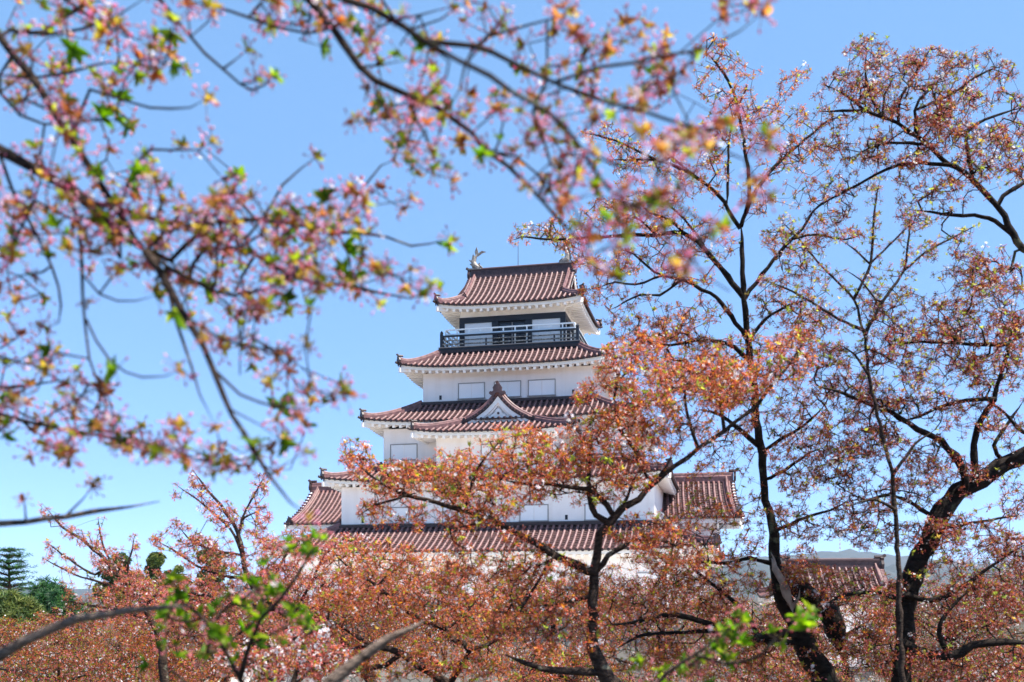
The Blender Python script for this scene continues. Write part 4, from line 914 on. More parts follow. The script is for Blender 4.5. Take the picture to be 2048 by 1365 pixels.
tree('near blurred cherry tree overhead, its boughs slanting down across the top centre sky', 2.7, [
    ([(-1200, 1800), (-1000, 400), (-400, -500), (100, -420), (420, -200, 13), (600, -60, 9), (689, 0, 7.5), (743, 18), (804, 54, 6.2), (855, 83), (913, 116), (978, 152), (1021, 181), (1065, 206), (1101, 231, 4.6), (1133, 256), (1166, 307, 3.6), (1195, 347), (1220, 379), (1256, 408), (1310, 440), (1370, 500)], 70, 3, 2.2, 2.1),
    ([(420, -200), (540, -80), (625, 10), (660, 54), (689, 87), (721, 134), (750, 163), (804, 188), (862, 210), (906, 235), (942, 264), (978, 303), (1014, 332), (1054, 368), (1086, 401), (1122, 444), (1160, 480), (1190, 540)], 11, 2.2, 2.6, 2.5),
    ([(855, 83), (891, 85), (949, 94), (985, 108), (1043, 134), (1093, 159), (1122, 170), (1166, 188), (1220, 206), (1274, 220), (1328, 238), (1382, 253), (1450, 262), (1530, 270)], 6, 2.2, 2.4, 2.15),
    ([(1108, 166), (1148, 152), (1195, 137), (1274, 126), (1328, 112), (1375, 105), (1430, 90), (1480, 62), (1522, 28)], 4, 2, 2.3, 2.3),
    ([(949, 94), (974, 76), (1021, 61), (1094, 40), (1130, 28)], 3.2, 2, 2.5), ([(750, 163), (752, 195), (779, 235), (800, 262)], 3.2, 2, 2.6), ([(823, 206), (830, 235), (848, 267), (866, 318), (890, 330)], 3.2, 2, 2.6), ([(1065, 224), (1086, 275), (1101, 325), (1118, 352), (1150, 345)], 3, 2, 2.4),
    ([(613, 66), (558, 55), (497, 35), (452, 19), (387, 3), (340, -20)], 3.2, 2, 2.6, 2.7), ([(650, 60), (613, 66), (600, 80), (640, 92)], 3, 2, 2.6), ([(750, -20), (790, 40), (840, 30), (900, 14)], 4, 2, 2.6), ([(820, 60), (880, 40), (930, 5)], 3, 2, 2.6), ([(722, 134), (760, 130), (820, 120)], 2.6, 2, 2.6),
    ([(860, 90), (850, 130), (835, 180)], 2.8, 2, 2.5), ([(930, 130), (920, 180), (890, 225)], 2.6, 2, 2.5), ([(978, 300), (1020, 310), (1050, 280)], 2.6, 2, 2.5), ([(1086, 400), (1140, 400), (1190, 390)], 2.6, 2, 2.4), ([(1166, 300), (1230, 330), (1300, 345), (1370, 350)], 3, 2, 2.2, 2.15), ([(1256, 408), (1300, 400), (1350, 380)], 2.8, 2, 2.15), ([(1382, 253), (1440, 300), (1490, 320), (1500, 390)], 3, 2, 2.15, 2.1),
  ], [(780, 60, 110, 50, 10, 16), (640, 20, 130, 40, 5, 14), (500, 20, 110, 35, 5, 9), (780, 110, 60, 40, 20, 8), (760, 240, 70, 45, 20, 16), (850, 250, 80, 60, 20, 18), (880, 330, 60, 40, 20, 10), (870, 190, 60, 40, 10, 9), (960, 60, 100, 40, -10, 10), (1010, 240, 90, 60, 30, 10),
      (1130, 100, 100, 50, -10, 16), (1230, 90, 80, 50, -10, 10), (1130, 200, 90, 40, 15, 14), (1250, 160, 110, 50, 0, 16), (1330, 110, 80, 50, -10, 12), (1340, 220, 110, 55, 10, 22), (1460, 260, 90, 60, 10, 8, 2.2), (1050, 330, 90, 60, 30, 16), (1080, 260, 70, 50, 20, 9), (1140, 350, 80, 60, 30, 14),
      (1200, 440, 90, 60, 30, 14, 2.3), (1320, 430, 90, 60, 10, 12, 2.0), (1300, 300, 90, 60, 10, 11, 2.1), (1480, 40, 60, 40, -30, 5), (1130, 30, 40, 30, 0, 4), (1540, 330, 60, 60, 0, 3, 2.1), (1470, 420, 70, 80, 0, 3, 2.1), (1190, 540, 60, 60, 0, 5, 2.3), (1420, 560, 80, 60, 0, 4, 2.0)],
  kind='near', pal='near', size=0.07, step=0.07, spread=0.16, r0=0.002, along=0.36, leafy=0.10, sag=0.06, up=0.1, bare=0.03, limb_sides=9, name='near_cherry_tree', group='near cherry trees framing the view', bark='bark')
tree('near blurred low cherry sprays with bright green leaves along the bottom edge', 3.6, [
    ([(560, 1700), (600, 1480), (660, 1365), (700, 1335), (745, 1300), (775, 1278), (831, 1252), (850, 1240)], 26, 6, 3.8, 3.8, 'bark_pale'),
    ([(600, 1480), (520, 1420), (480, 1360), (450, 1300), (420, 1250), (360, 1200), (345, 1170)], 8, 2, 3.5, 3.3), ([(480, 1360), (500, 1290), (520, 1240), (560, 1200), (590, 1160), (620, 1110), (640, 1080)], 6, 2, 3.4, 3.3), ([(420, 1250), (450, 1220), (500, 1190), (540, 1160)], 4, 2, 3.4),
    ([(500, 1290), (560, 1260), (610, 1240)], 3, 2, 3.4), ([(560, 1600), (900, 1620), (1200, 1500), (1290, 1400), (1330, 1350), (1390, 1310), (1440, 1275), (1480, 1240)], 14, 2, 3.6, 3.4), ([(1330, 1350), (1300, 1380), (1280, 1340)], 3, 2, 3.5), ([(1390, 1310), (1450, 1330), (1520, 1310), (1560, 1270), (1600, 1235)], 4, 2, 3.5, 3.3), ([(520, 1420), (420, 1400), (340, 1340), (300, 1330)], 5, 2, 3.4),
  ], [(345, 1190, 30, 50, 0, 5), (360, 1260, 40, 60, 0, 10), (450, 1230, 50, 40, 0, 9), (510, 1180, 60, 40, -30, 9), (610, 1100, 50, 40, -40, 8), (600, 1235, 30, 20, 0, 4), (520, 1260, 50, 30, 0, 6), (440, 1300, 50, 40, 0, 6), (1400, 1320, 70, 40, -30, 10), (1460, 1290, 40, 40, -30, 7), (1310, 1370, 40, 30, 0, 5), (1595, 1235, 22, 22, 0, 4), (1545, 1280, 30, 20, 0, 2), (1480, 1240, 20, 20, 0, 2)],
  kind='near', pal='green', size=0.085, dens=1.5, step=0.08, spread=0.15, r0=0.0018, along=0.3, leafy=0.75, up=0.5, bare=0.0, limb_sides=9, name='near_cherry_tree', group='near cherry trees framing the view', bark='bark')
# ---- middle distance trees
tree('crooked cherry tree at bottom centre right, a long bough slanting up right before the keep', 9.0, [
    ([(1250, 1420, 19), (1217, 1363, 16), (1199, 1331), (1187, 1293, 12.5), (1184, 1250), (1187, 1205, 10), (1190, 1140, 9.5), (1199, 1070, 8.5), (1217, 1047, 8), (1243, 1017, 7), (1278, 1000), (1316, 960, 5.5), (1352, 931), (1397, 899, 4.6), (1448, 860), (1484, 835, 3.8), (1516, 809), (1537, 780), (1570, 740), (1612, 680)], 24, 2.5, 9.0, 9.0),
    ([(1216, 1045), (1192, 1030), (1184, 1015), (1176, 973), (1177, 951), (1182, 900), (1180, 850)], 7, 2.5, 9.0, 9.0), ([(1226, 1032), (1200, 996), (1174, 980), (1150, 976), (1100, 968), (1060, 970), (1000, 960)], 6, 2.2, 9.0, 8.7),
    ([(1243, 1017), (1256, 995), (1262, 970), (1280, 940)], 4, 2, 9.0), ([(1304, 968), (1285, 930), (1268, 900), (1240, 860), (1230, 800), (1235, 740), (1225, 700)], 5, 2, 9.0, 9.1), ([(1316, 960), (1335, 930), (1345, 905)], 4, 2, 9.0),
    ([(1193, 1142), (1217, 1114), (1243, 1094), (1275, 1082), (1316, 1079), (1370, 1100)], 7, 2, 9.0, 8.8), ([(1192, 1146), (1176, 1141), (1155, 1132), (1111, 1111), (1053, 1076), (1029, 1064), (1000, 1050), (969, 1035), (927, 1022), (875, 1006), (814, 990), (760, 965), (705, 920)], 9, 2.2, 9.0, 8.6),
    ([(1196, 1346), (1132, 1343), (1073, 1334), (1038, 1322), (1010, 1310)], 9, 5, 9.0, 8.8), ([(1111, 1108), (1090, 1140), (1060, 1190), (1030, 1240)], 3.5, 2, 8.9), ([(930, 1022), (940, 980), (960, 930), (985, 900)], 3.5, 2, 8.7), ([(969, 1035), (940, 1050), (900, 1060)], 3, 2, 8.7), ([(814, 990), (790, 1000), (750, 1010), (720, 1030)], 3, 2, 8.6),
    ([(1397, 899), (1380, 850), (1370, 800), (1380, 740)], 4, 2, 9.0), ([(1448, 860), (1440, 810), (1420, 760), (1430, 710)], 4, 2, 9.0), ([(1190, 1190), (1150, 1200), (1110, 1210), (1060, 1215)], 4, 2, 9.0),
  ], [(1235, 735, 45, 50, 0, 44), (1290, 720, 50, 50, 0, 34), (715, 915, 40, 25, 40, 24), (760, 950, 70, 40, 25, 60), (850, 975, 90, 45, 10, 110), (940, 990, 110, 60, 5, 130), (900, 930, 60, 30, 0, 40), (1010, 900, 90, 40, -10, 80), (1050, 960, 90, 45, 0, 90), (1130, 900, 90, 60, -10, 120), (1230, 880, 80, 60, 0, 110), (1220, 800, 70, 40, 0, 60), (1300, 850, 60, 70, 20, 80),
      (1330, 780, 70, 50, 0, 70), (1400, 780, 90, 70, -20, 120), (1480, 740, 90, 70, -30, 120), (1570, 720, 70, 50, -30, 60), (1260, 940, 60, 40, 0, 60), (1180, 980, 80, 30, 0, 36), (820, 1030, 110, 30, 5, 44), (1290, 1060, 80, 30, 0, 44), (1350, 1110, 90, 40, 10, 80), (1000, 1095, 110, 40, 10, 50), (1100, 1160, 80, 50, 0, 60), (1060, 1250, 80, 60, 0, 80), (1180, 1240, 50, 60, 0, 30), (960, 1160, 90, 40, 0, 60), (1380, 880, 60, 40, 0, 30)],
  kind='mid', pal='mid', size=0.10, dens=0.92, step=0.1, spread=0.4, r0=0.0019, along=0.6, leafy=0.12)
tree('tall upright cherry tree with a pale broken stub low on its dark mossy trunk', 13.0, [
    ([(1690, 1460, 30), (1640, 1345, 25), (1611, 1292, 23), (1591, 1241, 20), (1570, 1207, 17), (1557, 1156, 14), (1550, 1110, 11.5), (1543, 1053, 9.5), (1533, 1002, 8.6), (1526, 951), (1517, 880, 8), (1510, 800), (1502, 725, 7.5), (1493, 651), (1488, 596, 6), (1484, 523), (1482, 453, 4.4)], 27, 4, 13.0, 13.0),
    ([(1545, 1118, 3), (1552, 1140, 6), (1562, 1165, 8), (1574, 1192, 9), (1586, 1225, 4)], 8, 10, 12.72, 12.7, 'dead_wood'), ([(1549, 1128), (1547, 1118), (1541, 1104)], 4, .6, 12.7, 12.7, 'dead_wood'), ([(1566, 1170), (1570, 1150), (1566, 1136)], 4, .6, 12.75, 12.75, 'dead_wood'), ([(1584, 1215), (1598, 1196), (1600, 1176)], 6, .8, 12.75, 12.75, 'dead_wood'), ([(1560, 1150), (1600, 1180), (1640, 1210), (1665, 1245), (1680, 1300)], 18, 24, 13.1, 13.2),
    ([(1482, 453), (1500, 402), (1538, 347), (1580, 305), (1626, 266), (1658, 241), (1690, 235)], 4.5, 2, 13, 13.2), ([(1491, 425), (1499, 400), (1497, 350), (1490, 302), (1480, 240), (1468, 189), (1448, 147), (1412, 105)], 4.2, 2, 13, 13),
    ([(1480, 457), (1448, 405), (1430, 384), (1397, 358), (1357, 335), (1311, 321), (1258, 321), (1225, 320)], 4.5, 2, 13, 12.6), ([(1387, 350), (1341, 312), (1314, 288), (1300, 270)], 2.6, 1.6, 12.8), ([(1311, 319), (1265, 298), (1232, 282), (1182, 269), (1170, 268)], 2.6, 1.6, 12.7), ([(1453, 411), (1456, 350), (1458, 282), (1473, 222), (1490, 180)], 3, 1.6, 13),
    ([(1488, 596), (1455, 552), (1422, 512), (1407, 496), (1364, 465), (1311, 470), (1248, 471), (1166, 476), (1100, 480), (1045, 474), (1022, 482)], 6, 1.6, 13, 12.6), ([(1364, 462), (1340, 440), (1300, 425), (1270, 400)], 3, 1.6, 12.8), ([(1407, 490), (1370, 440), (1330, 405), (1300, 390)], 3, 1.6, 12.9), ([(1311, 470), (1280, 440), (1240, 425), (1200, 400)], 2.6, 1.6, 12.7),
    ([(1493, 677), (1462, 633), (1433, 596), (1404, 579), (1364, 559), (1324, 552), (1295, 533), (1268, 509), (1240, 500)], 5, 1.8, 13, 12.6), ([(1324, 552), (1270, 570), (1230, 565), (1200, 575)], 2.6, 1.6, 12.6), ([(1364, 559), (1320, 590), (1280, 590), (1220, 620)], 3, 1.6, 12.6),
    ([(1490, 597), (1524, 549), (1557, 509), (1583, 479), (1606, 457), (1626, 424), (1650, 400)], 5, 2, 13, 13), ([(1583, 479), (1630, 470), (1690, 480), (1720, 470)], 2.6, 1.6, 13), ([(1500, 721), (1455, 688), (1400, 681), (1340, 690), (1280, 680)], 5, 2, 13, 12.7), ([(1515, 890), (1473, 853), (1440, 830), (1400, 820)], 6, 3, 13, 12.8),
    ([(1520, 905), (1560, 880), (1610, 850), (1650, 810)], 4, 2, 13), ([(1528, 960), (1570, 940), (1620, 905), (1650, 895)], 4, 2, 13), ([(1500, 680), (1530, 640), (1580, 610), (1620, 600)], 4, 2, 13), ([(1545, 1065), (1600, 1040), (1660, 1020), (1700, 1000)], 4, 2, 13),
    ([(1555, 1130), (1500, 1118), (1451, 1128), (1400, 1124), (1340, 1140)], 5, 2, 13, 12.7), ([(1615, 1270), (1560, 1265), (1495, 1278), (1425, 1249), (1375, 1234), (1322, 1231), (1264, 1246), (1205, 1252)], 10, 2.4, 13, 12.4), ([(1600, 1285), (1525, 1281), (1504, 1246), (1484, 1220), (1451, 1188), (1407, 1155), (1360, 1117)], 7, 2.2, 13, 12.8), ([(1495, 1278), (1460, 1264), (1352, 1267), (1281, 1272), (1230, 1300)], 6, 2, 12.9, 12.5),
  ], [(1420, 120, 40, 50, 30, 14), (1450, 170, 60, 50, 0, 24), (1520, 190, 70, 50, -20, 34), (1590, 160, 40, 30, -30, 8), (1540, 270, 80, 60, -20, 44), (1450, 280, 60, 60, 0, 28), (1380, 330, 80, 50, 10, 30), (1270, 290, 80, 40, 15, 26), (1210, 275, 50, 30, 10, 12), (1300, 360, 80, 40, 10, 28), (1430, 360, 60, 40, 0, 16), (1600, 350, 80, 60, -30, 44), (1520, 390, 50, 40, 0, 12),
      (1060, 470, 45, 22, 0, 12), (1130, 460, 60, 30, 0, 30), (1220, 440, 80, 40, 0, 60), (1300, 420, 80, 40, 0, 60), (1360, 470, 70, 40, 0, 44), (1200, 510, 90, 40, 10, 44), (1290, 540, 80, 40, 10, 44), (1230, 590, 70, 30, 0, 24), (1380, 540, 60, 40, 0, 24), (1420, 480, 50, 50, 0, 18), (1590, 470, 70, 40, -10, 40), (1680, 480, 50, 30, 0, 14), (1540, 560, 60, 40, -30, 18),
      (1300, 650, 90, 40, 0, 70), (1400, 650, 80, 50, 0, 70), (1360, 720, 90, 60, 0, 100), (1440, 720, 70, 60, 0, 60), (1560, 660, 70, 60, -30, 60), (1620, 640, 50, 60, -20, 36), (1570, 780, 80, 60, 0, 60), (1450, 830, 70, 50, 0, 44), (1600, 850, 70, 50, 0, 50), (1620, 940, 70, 50, 0, 50), (1440, 980, 70, 60, 0, 44), (1400, 1050, 80, 50, 0, 50), (1480, 1080, 60, 60, 0, 44), (1630, 1040, 90, 40, 0, 60), (1450, 920, 60, 40, 0, 20),
      (1420, 1150, 110, 50, 5, 110), (1310, 1150, 110, 40, 0, 80), (1200, 1180, 70, 40, 0, 40), (1330, 1200, 110, 50, 0, 110), (1480, 1220, 90, 60, 0, 90), (1260, 1290, 110, 50, 0, 90), (1420, 1310, 120, 50, 0, 110), (1620, 1180, 90, 50, 0, 60), (1620, 1160, 60, 36, 0, 30), (1700, 1260, 80, 60, 0, 60), (1560, 1330, 100, 40, 0, 60), (1600, 1125, 36, 34, 0, 24), (1590, 560, 50, 40, 0, 20), (1640, 740, 60, 60, 0, 40), (1660, 880, 60, 50, 0, 36), (1580, 930, 50, 50, 0, 26), (1560, 1000, 60, 40, 0, 24)],
  kind='mid', pal='mid', size=0.105, step=0.12, spread=0.55, r0=0.0024, along=0.62, leafy=0.12, bark='bark_old')
tree('massive dark cherry tree leaning out of the right edge, upper boughs arching back above', 12.0, [
    ([(1800, 1450, 24), (1802, 1365, 20), (1809, 1292, 18), (1812, 1207, 19), (1822, 1155, 21), (1843, 1111, 20), (1863, 1063, 19), (1884, 1023, 19), (1918, 985, 18), (1962, 958), (2013, 927, 17), (2060, 905), (2150, 850, 14), (2280, 760, 12), (2390, 620, 9), (2450, 430, 6), (2470, 300, 3)], 24, 3, 12, 12.2),
    ([(2160, 842, 11), (2185, 740, 10), (2150, 620, 9), (2090, 530, 7.5), (2048, 500, 7), (2026, 469), (2006, 434, 6), (1990, 408), (1961, 376, 5), (1942, 357), (1913, 337), (1884, 318, 4.4), (1858, 292), (1829, 270, 3.8), (1797, 247), (1764, 234), (1732, 224), (1684, 222), (1640, 224)], 11, 2.5, 12, 12.0),
    ([(1832, 272), (1832, 250), (1830, 221), (1838, 199), (1870, 170), (1900, 140)], 4, 1.8, 12), ([(1903, 331), (1867, 328), (1842, 324), (1797, 331), (1755, 347), (1716, 370), (1680, 389), (1639, 411), (1613, 437)], 4, 1.8, 12, 12.2), ([(1851, 289), (1803, 286), (1761, 289), (1722, 305), (1705, 322)], 3.4, 1.8, 12),
    ([(1996, 411), (2006, 392), (2048, 366), (2100, 340)], 5, 3, 12), ([(2035, 480), (2003, 453), (1977, 437), (1948, 431), (1903, 431), (1867, 424), (1820, 420)], 5, 2, 12), ([(1945, 352), (1935, 300), (1935, 266), (1970, 240), (2048, 215)], 4, 2, 12), ([(1764, 234), (1740, 190), (1730, 140), (1735, 100)], 3, 1.6, 12), ([(1797, 247), (1800, 200), (1830, 150), (1860, 100)], 3, 1.6, 12), ([(1830, 221), (1900, 190), (1960, 150), (2010, 130)], 3, 1.6, 12), ([(1732, 224), (1690, 190), (1650, 170)], 3, 1.6, 12),
    ([(1765, 232), (1770, 190), (1790, 150)], 2.6, 1.6, 12), ([(1930, 975), (1920, 930), (1884, 882), (1832, 857), (1781, 824), (1730, 805), (1686, 787), (1640, 775)], 9, 2.4, 11.8, 11.6), ([(1955, 962), (1946, 910), (1957, 853), (1986, 802), (2001, 750), (2019, 688), (2023, 655)], 8, 3, 12, 11.8), ([(2013, 925), (2070, 880), (2045, 864), (2001, 820), (1960, 790)], 5, 2, 12), ([(1990, 800), (1971, 798), (1894, 809), (1836, 835), (1790, 845)], 5, 2, 11.8), ([(2019, 688), (1946, 688), (1884, 684), (1832, 684), (1780, 690)], 5, 2, 11.8, 11.8), ([(2019, 690), (2060, 660), (2110, 650)], 5, 3, 12),
    ([(1875, 1040), (1830, 1010), (1780, 990), (1730, 1000), (1690, 980)], 5, 2, 11.9), ([(1863, 1060), (1920, 1050), (1980, 1040), (2048, 1030)], 4, 2, 11.9), ([(1822, 1155), (1802, 1200), (1761, 1186), (1693, 1190), (1638, 1217)], 6, 2.5, 11.9, 11.9), ([(1815, 1190), (1870, 1200), (1930, 1170), (2000, 1120), (2048, 1090)], 6, 2, 11.9), ([(1809, 1290), (1860, 1310), (1902, 1315), (1945, 1292), (2000, 1285), (2060, 1288)], 11, 7, 11.8, 11.6), ([(1900, 1315), (1880, 1270), (1890, 1230), (1950, 1170)], 6, 2, 11.7),
    ([(1940, 960), (1920, 930), (1890, 900), (1880, 870)], 5, 2, 12), ([(2010, 925), (1990, 890), (2048, 800)], 5, 2, 12.1),
  ], [(2380, 480, 150, 170, 0, 90), (1740, 110, 50, 40, 0, 20), (1790, 150, 60, 50, 0, 40), (1860, 140, 60, 50, 0, 44), (1940, 150, 70, 50, -20, 40), (2010, 140, 30, 20, -30, 6), (1690, 190, 60, 50, 0, 44), (1760, 200, 60, 40, 0, 44), (1840, 210, 70, 50, 0, 60), (1930, 230, 80, 50, 0, 70), (2010, 240, 50, 60, 0, 40), (1660, 260, 50, 50, 0, 26), (1720, 290, 70, 40, 0, 36), (1800, 300, 60, 40, 0, 36), (1860, 270, 60, 40, 0, 40), (1970, 310, 70, 50, 0, 60),
      (1720, 350, 70, 40, -20, 26), (1840, 370, 70, 40, 0, 28), (1920, 390, 60, 40, 0, 20), (2020, 330, 40, 60, 0, 30), (1660, 410, 50, 40, 0, 16), (1850, 430, 60, 30, 0, 10), (1960, 500, 60, 30, 0, 12), (1990, 560, 60, 40, 0, 40), (1930, 580, 80, 50, 0, 70), (2020, 620, 40, 60, 0, 44), (1870, 640, 90, 50, 0, 80), (1960, 660, 80, 40, 0, 60), (1800, 690, 70, 40, 0, 50), (1880, 740, 90, 50, 0, 70), (1990, 740, 60, 60, 0, 50), (1780, 770, 70, 50, 0, 60), (1720, 800, 70, 50, 0, 60), (1850, 830, 80, 50, 0, 50), (1940, 840, 70, 40, 0, 34), (1720, 880, 80, 40, 0, 60), (1680, 930, 90, 40, 0, 70), (1850, 910, 50, 40, 0, 30), (2010, 860, 40, 40, 0, 16), (2020, 1000, 50, 40, 0, 24), (1990, 940, 50, 20, 0, 14),
      (1720, 1000, 90, 40, 0, 60), (1830, 990, 60, 40, 0, 30), (1760, 1070, 90, 30, 0, 50), (1930, 1080, 90, 50, 0, 80), (2010, 1120, 60, 60, 0, 70), (1890, 1170, 80, 50, 0, 70), (1720, 1180, 90, 40, 0, 60), (1960, 1220, 90, 50, 0, 90), (1760, 1300, 80, 50, 0, 60), (1900, 1330, 100, 40, 0, 70), (2020, 1330, 40, 40, 0, 30), (1690, 740, 70, 60, 0, 44), (1790, 620, 60, 50, 0, 30), (1760, 900, 70, 50, 0, 40), (1820, 940, 60, 40, 0, 30), (1980, 690, 70, 90, 0, 60), (1910, 520, 70, 50, 0, 24), (1900, 960, 60, 50, 0, 30), (1870, 1080, 60, 40, 0, 34), (1740, 620, 50, 40, 0, 16)],
  kind='mid', pal='brown', size=0.095, dens=1.3, step=0.115, spread=0.5, r0=0.0025, along=0.62, leafy=0.14, bark='bark_old')
tree('slim young cherry tree with a bare straight stem and greenish shoots fanning at its top', 11.0, [
    ([(1806, 1440), (1804, 1365), (1800, 1240), (1797, 1130), (1793, 1070), (1790, 1019), (1785, 950), (1766, 882), (1752, 816), (1737, 750), (1730, 677), (1722, 648), (1709, 600), (1675, 564), (1634, 523), (1598, 479), (1560, 440)], 6.5, 1.5, 11, 11.2),
    ([(1711, 592), (1741, 527), (1746, 450), (1752, 400), (1760, 360)], 3.6, 1.6, 11), ([(1731, 668), (1766, 604), (1807, 542), (1814, 505), (1818, 472), (1822, 430)], 4, 1.6, 11), ([(1807, 542), (1850, 505), (1913, 472), (1955, 450)], 2.6, 1.5, 11), ([(1726, 660), (1689, 644), (1634, 611), (1583, 582), (1535, 563)], 3.4, 1.6, 11), ([(1741, 527), (1790, 480), (1820, 450), (1850, 440)], 2.4, 1.5, 11), ([(1752, 600), (1720, 560), (1690, 540)], 2.2, 1.5, 11), ([(1742, 530), (1710, 500), (1680, 480)], 2.2, 1.5, 11), ([(1785, 950), (1830, 890), (1870, 860)], 4, 1.8, 11), ([(1790, 1020), (1750, 1000), (1700, 1010)], 3.5, 1.8, 11), ([(1737, 750), (1710, 710), (1680, 690)], 3, 1.6, 11)],
  [(1610, 500, 60, 22, 42, 20), (1575, 450, 30, 22, 40, 10), (1670, 570, 50, 25, 40, 16), (1560, 575, 45, 18, 20, 12), (1640, 620, 70, 22, 25, 20), (1750, 440, 18, 70, 0, 14), (1745, 540, 22, 50, 0, 10), (1820, 470, 22, 60, 0, 14), (1800, 560, 40, 40, 0, 14), (1880, 490, 70, 16, -22, 12), (1840, 440, 30, 24, 0, 8), (1780, 620, 40, 40, 0, 10), (1690, 690, 50, 40, 0, 16), (1820, 720, 40, 50, 0, 10), (1860, 760, 50, 50, 0, 16), (1700, 480, 40, 20, 0, 5)],
  kind='mid', pal='young', size=0.085, step=0.09, spread=0.15, r0=0.0022, along=0.75, leafy=0.45, lead=0.6)
tree('cherry tree at centre left with long straight shoots fanning up beside the keep', 13.0, [
    ([(760, 1420), (700, 1310), (682, 1270), (661, 1261), (629, 1249), (582, 1234), (553, 1220), (525, 1193), (497, 1159), (484, 1111), (474, 1063), (443, 1012), (416, 982), (385, 941)], 12, 1.6, 12.5, 13), ([(484, 1111), (475, 1085), (460, 1057), (402, 1006), (354, 971)], 3, 1.4, 13), ([(477, 1075), (484, 1040), (504, 999), (528, 954)], 3, 1.4, 13), ([(497, 1159), (440, 1150), (392, 1132), (358, 1108), (310, 1080)], 3.4, 1.4, 13), ([(484, 1040), (494, 1033), (531, 1016)], 2.4, 1.4, 13), ([(484, 1111), (430, 1100), (385, 1084), (354, 1050)], 2.6, 1.4, 13), ([(525, 1193), (560, 1130), (590, 1090), (640, 1060)], 4, 1.6, 13), ([(582, 1234), (620, 1170), (650, 1110), (700, 1070)], 4, 1.6, 13), ([(553, 1220), (480, 1210), (400, 1190), (330, 1180)], 5, 2, 12.8), ([(629, 1249), (560, 1290), (480, 1290), (400, 1270)], 5, 2, 12.6)],
  [(410, 985, 45, 12, 45, 14), (365, 985, 20, 14, 30, 6), (520, 980, 14, 34, 20, 10), (440, 1030, 40, 30, 40, 30), (500, 1040, 40, 30, 0, 26), (380, 1070, 50, 20, 30, 22), (330, 1090, 30, 14, 30, 8), (420, 1110, 70, 40, 10, 70), (510, 1110, 60, 50, 0, 60), (570, 1100, 60, 40, 0, 50), (640, 1090, 60, 40, 0, 60), (700, 1110, 60, 40, 0, 60), (380, 1180, 100, 40, 0, 100), (500, 1180, 90, 40, 0, 90), (620, 1170, 100, 50, 0, 110), (430, 1260, 120, 50, 0, 110), (580, 1300, 120, 50, 0, 110), (720, 1180, 70, 50, 0, 70)],
  kind='mid', pal='pink', size=0.10, step=0.11, spread=0.5, r0=0.0024, along=0.75, leafy=0.1, lead=0.6)
tree('cherry tree at far left with pale green tipped shoots in front of the dark evergreens', 15.0, [
    ([(330, 1400), (320, 1280), (290, 1215), (258, 1175), (235, 1148), (200, 1110), (165, 1080), (125, 1055), (93, 1017)], 11, 1.4, 15, 15), ([(258, 1170), (230, 1140), (205, 1090), (196, 1036)], 3, 1.4, 15), ([(215, 1130), (190, 1150), (140, 1120), (92, 1084)], 3, 1.4, 15), ([(270, 1195), (200, 1165), (150, 1150), (88, 1118)], 3, 1.4, 15), ([(265, 1180), (255, 1140), (262, 1110), (269, 1074)], 2.6, 1.4, 15), ([(290, 1215), (330, 1170), (350, 1150), (380, 1150)], 4, 1.6, 15), ([(300, 1240), (230, 1220), (170, 1210), (130, 1200)], 4, 1.6, 15)],
  [(115, 1045, 40, 10, 38, 12), (160, 1075, 30, 14, 35, 14), (200, 1070, 12, 36, 10, 10), (120, 1105, 36, 10, 30, 9), (120, 1130, 40, 10, 20, 9), (268, 1095, 10, 24, 0, 6), (210, 1120, 40, 30, 20, 34), (230, 1160, 60, 30, 0, 50), (300, 1170, 70, 30, 0, 60), (180, 1195, 60, 24, 0, 34), (280, 1220, 90, 40, 0, 80), (150, 1240, 80, 26, 0, 40)],
  kind='mid', pal='pink', size=0.10, step=0.11, spread=0.5, r0=0.0024, along=0.8, leafy=0.12, lead=0.6)
tree('spreading cherry tree at bottom centre whose dark trunk leans in from below', 11.0, [
    ([(960, 1460), (893, 1365), (857, 1346), (831, 1331), (805, 1312), (780, 1300), (740, 1290), (690, 1300)], 14, 4, 11, 11), ([(900, 1368), (939, 1302), (910, 1281), (893, 1258), (852, 1243), (816, 1226), (781, 1196), (755, 1173), (705, 1141), (670, 1110)], 7, 1.8, 11, 11), ([(755, 1173), (775, 1152), (796, 1135), (819, 1114)], 3, 1.6, 11), ([(800, 1310), (770, 1330), (700, 1345), (620, 1340)], 6, 2.5, 11), ([(939, 1302), (990, 1280), (1024, 1243), (1057, 1182), (1077, 1123), (1085, 1090)], 5, 1.8, 11), ([(893, 1258), (930, 1230), (960, 1190)], 3, 1.6, 11), ([(740, 1290), (690, 1260), (640, 1230)], 4, 2, 11)],
  [(700, 1130, 70, 40, 0, 60), (780, 1120, 70, 40, 0, 60), (860, 1140, 80, 40, 0, 80), (760, 1210, 80, 40, 0, 70), (860, 1210, 90, 40, 0, 90), (940, 1345, 90, 30, 0, 50), (960, 1230, 80, 50, 0, 80), (680, 1220, 80, 40, 0, 70), (640, 1300, 90, 50, 0, 80), (760, 1320, 90, 40, 0, 70), (900, 1310, 90, 40, 0, 80), (1010, 1180, 70, 50, 0, 60), (1050, 1320, 90, 40, 0, 60)],
  kind='mid', pal='mid', size=0.10, step=0.1, spread=0.5, r0=0.0023, along=0.7, leafy=0.13)
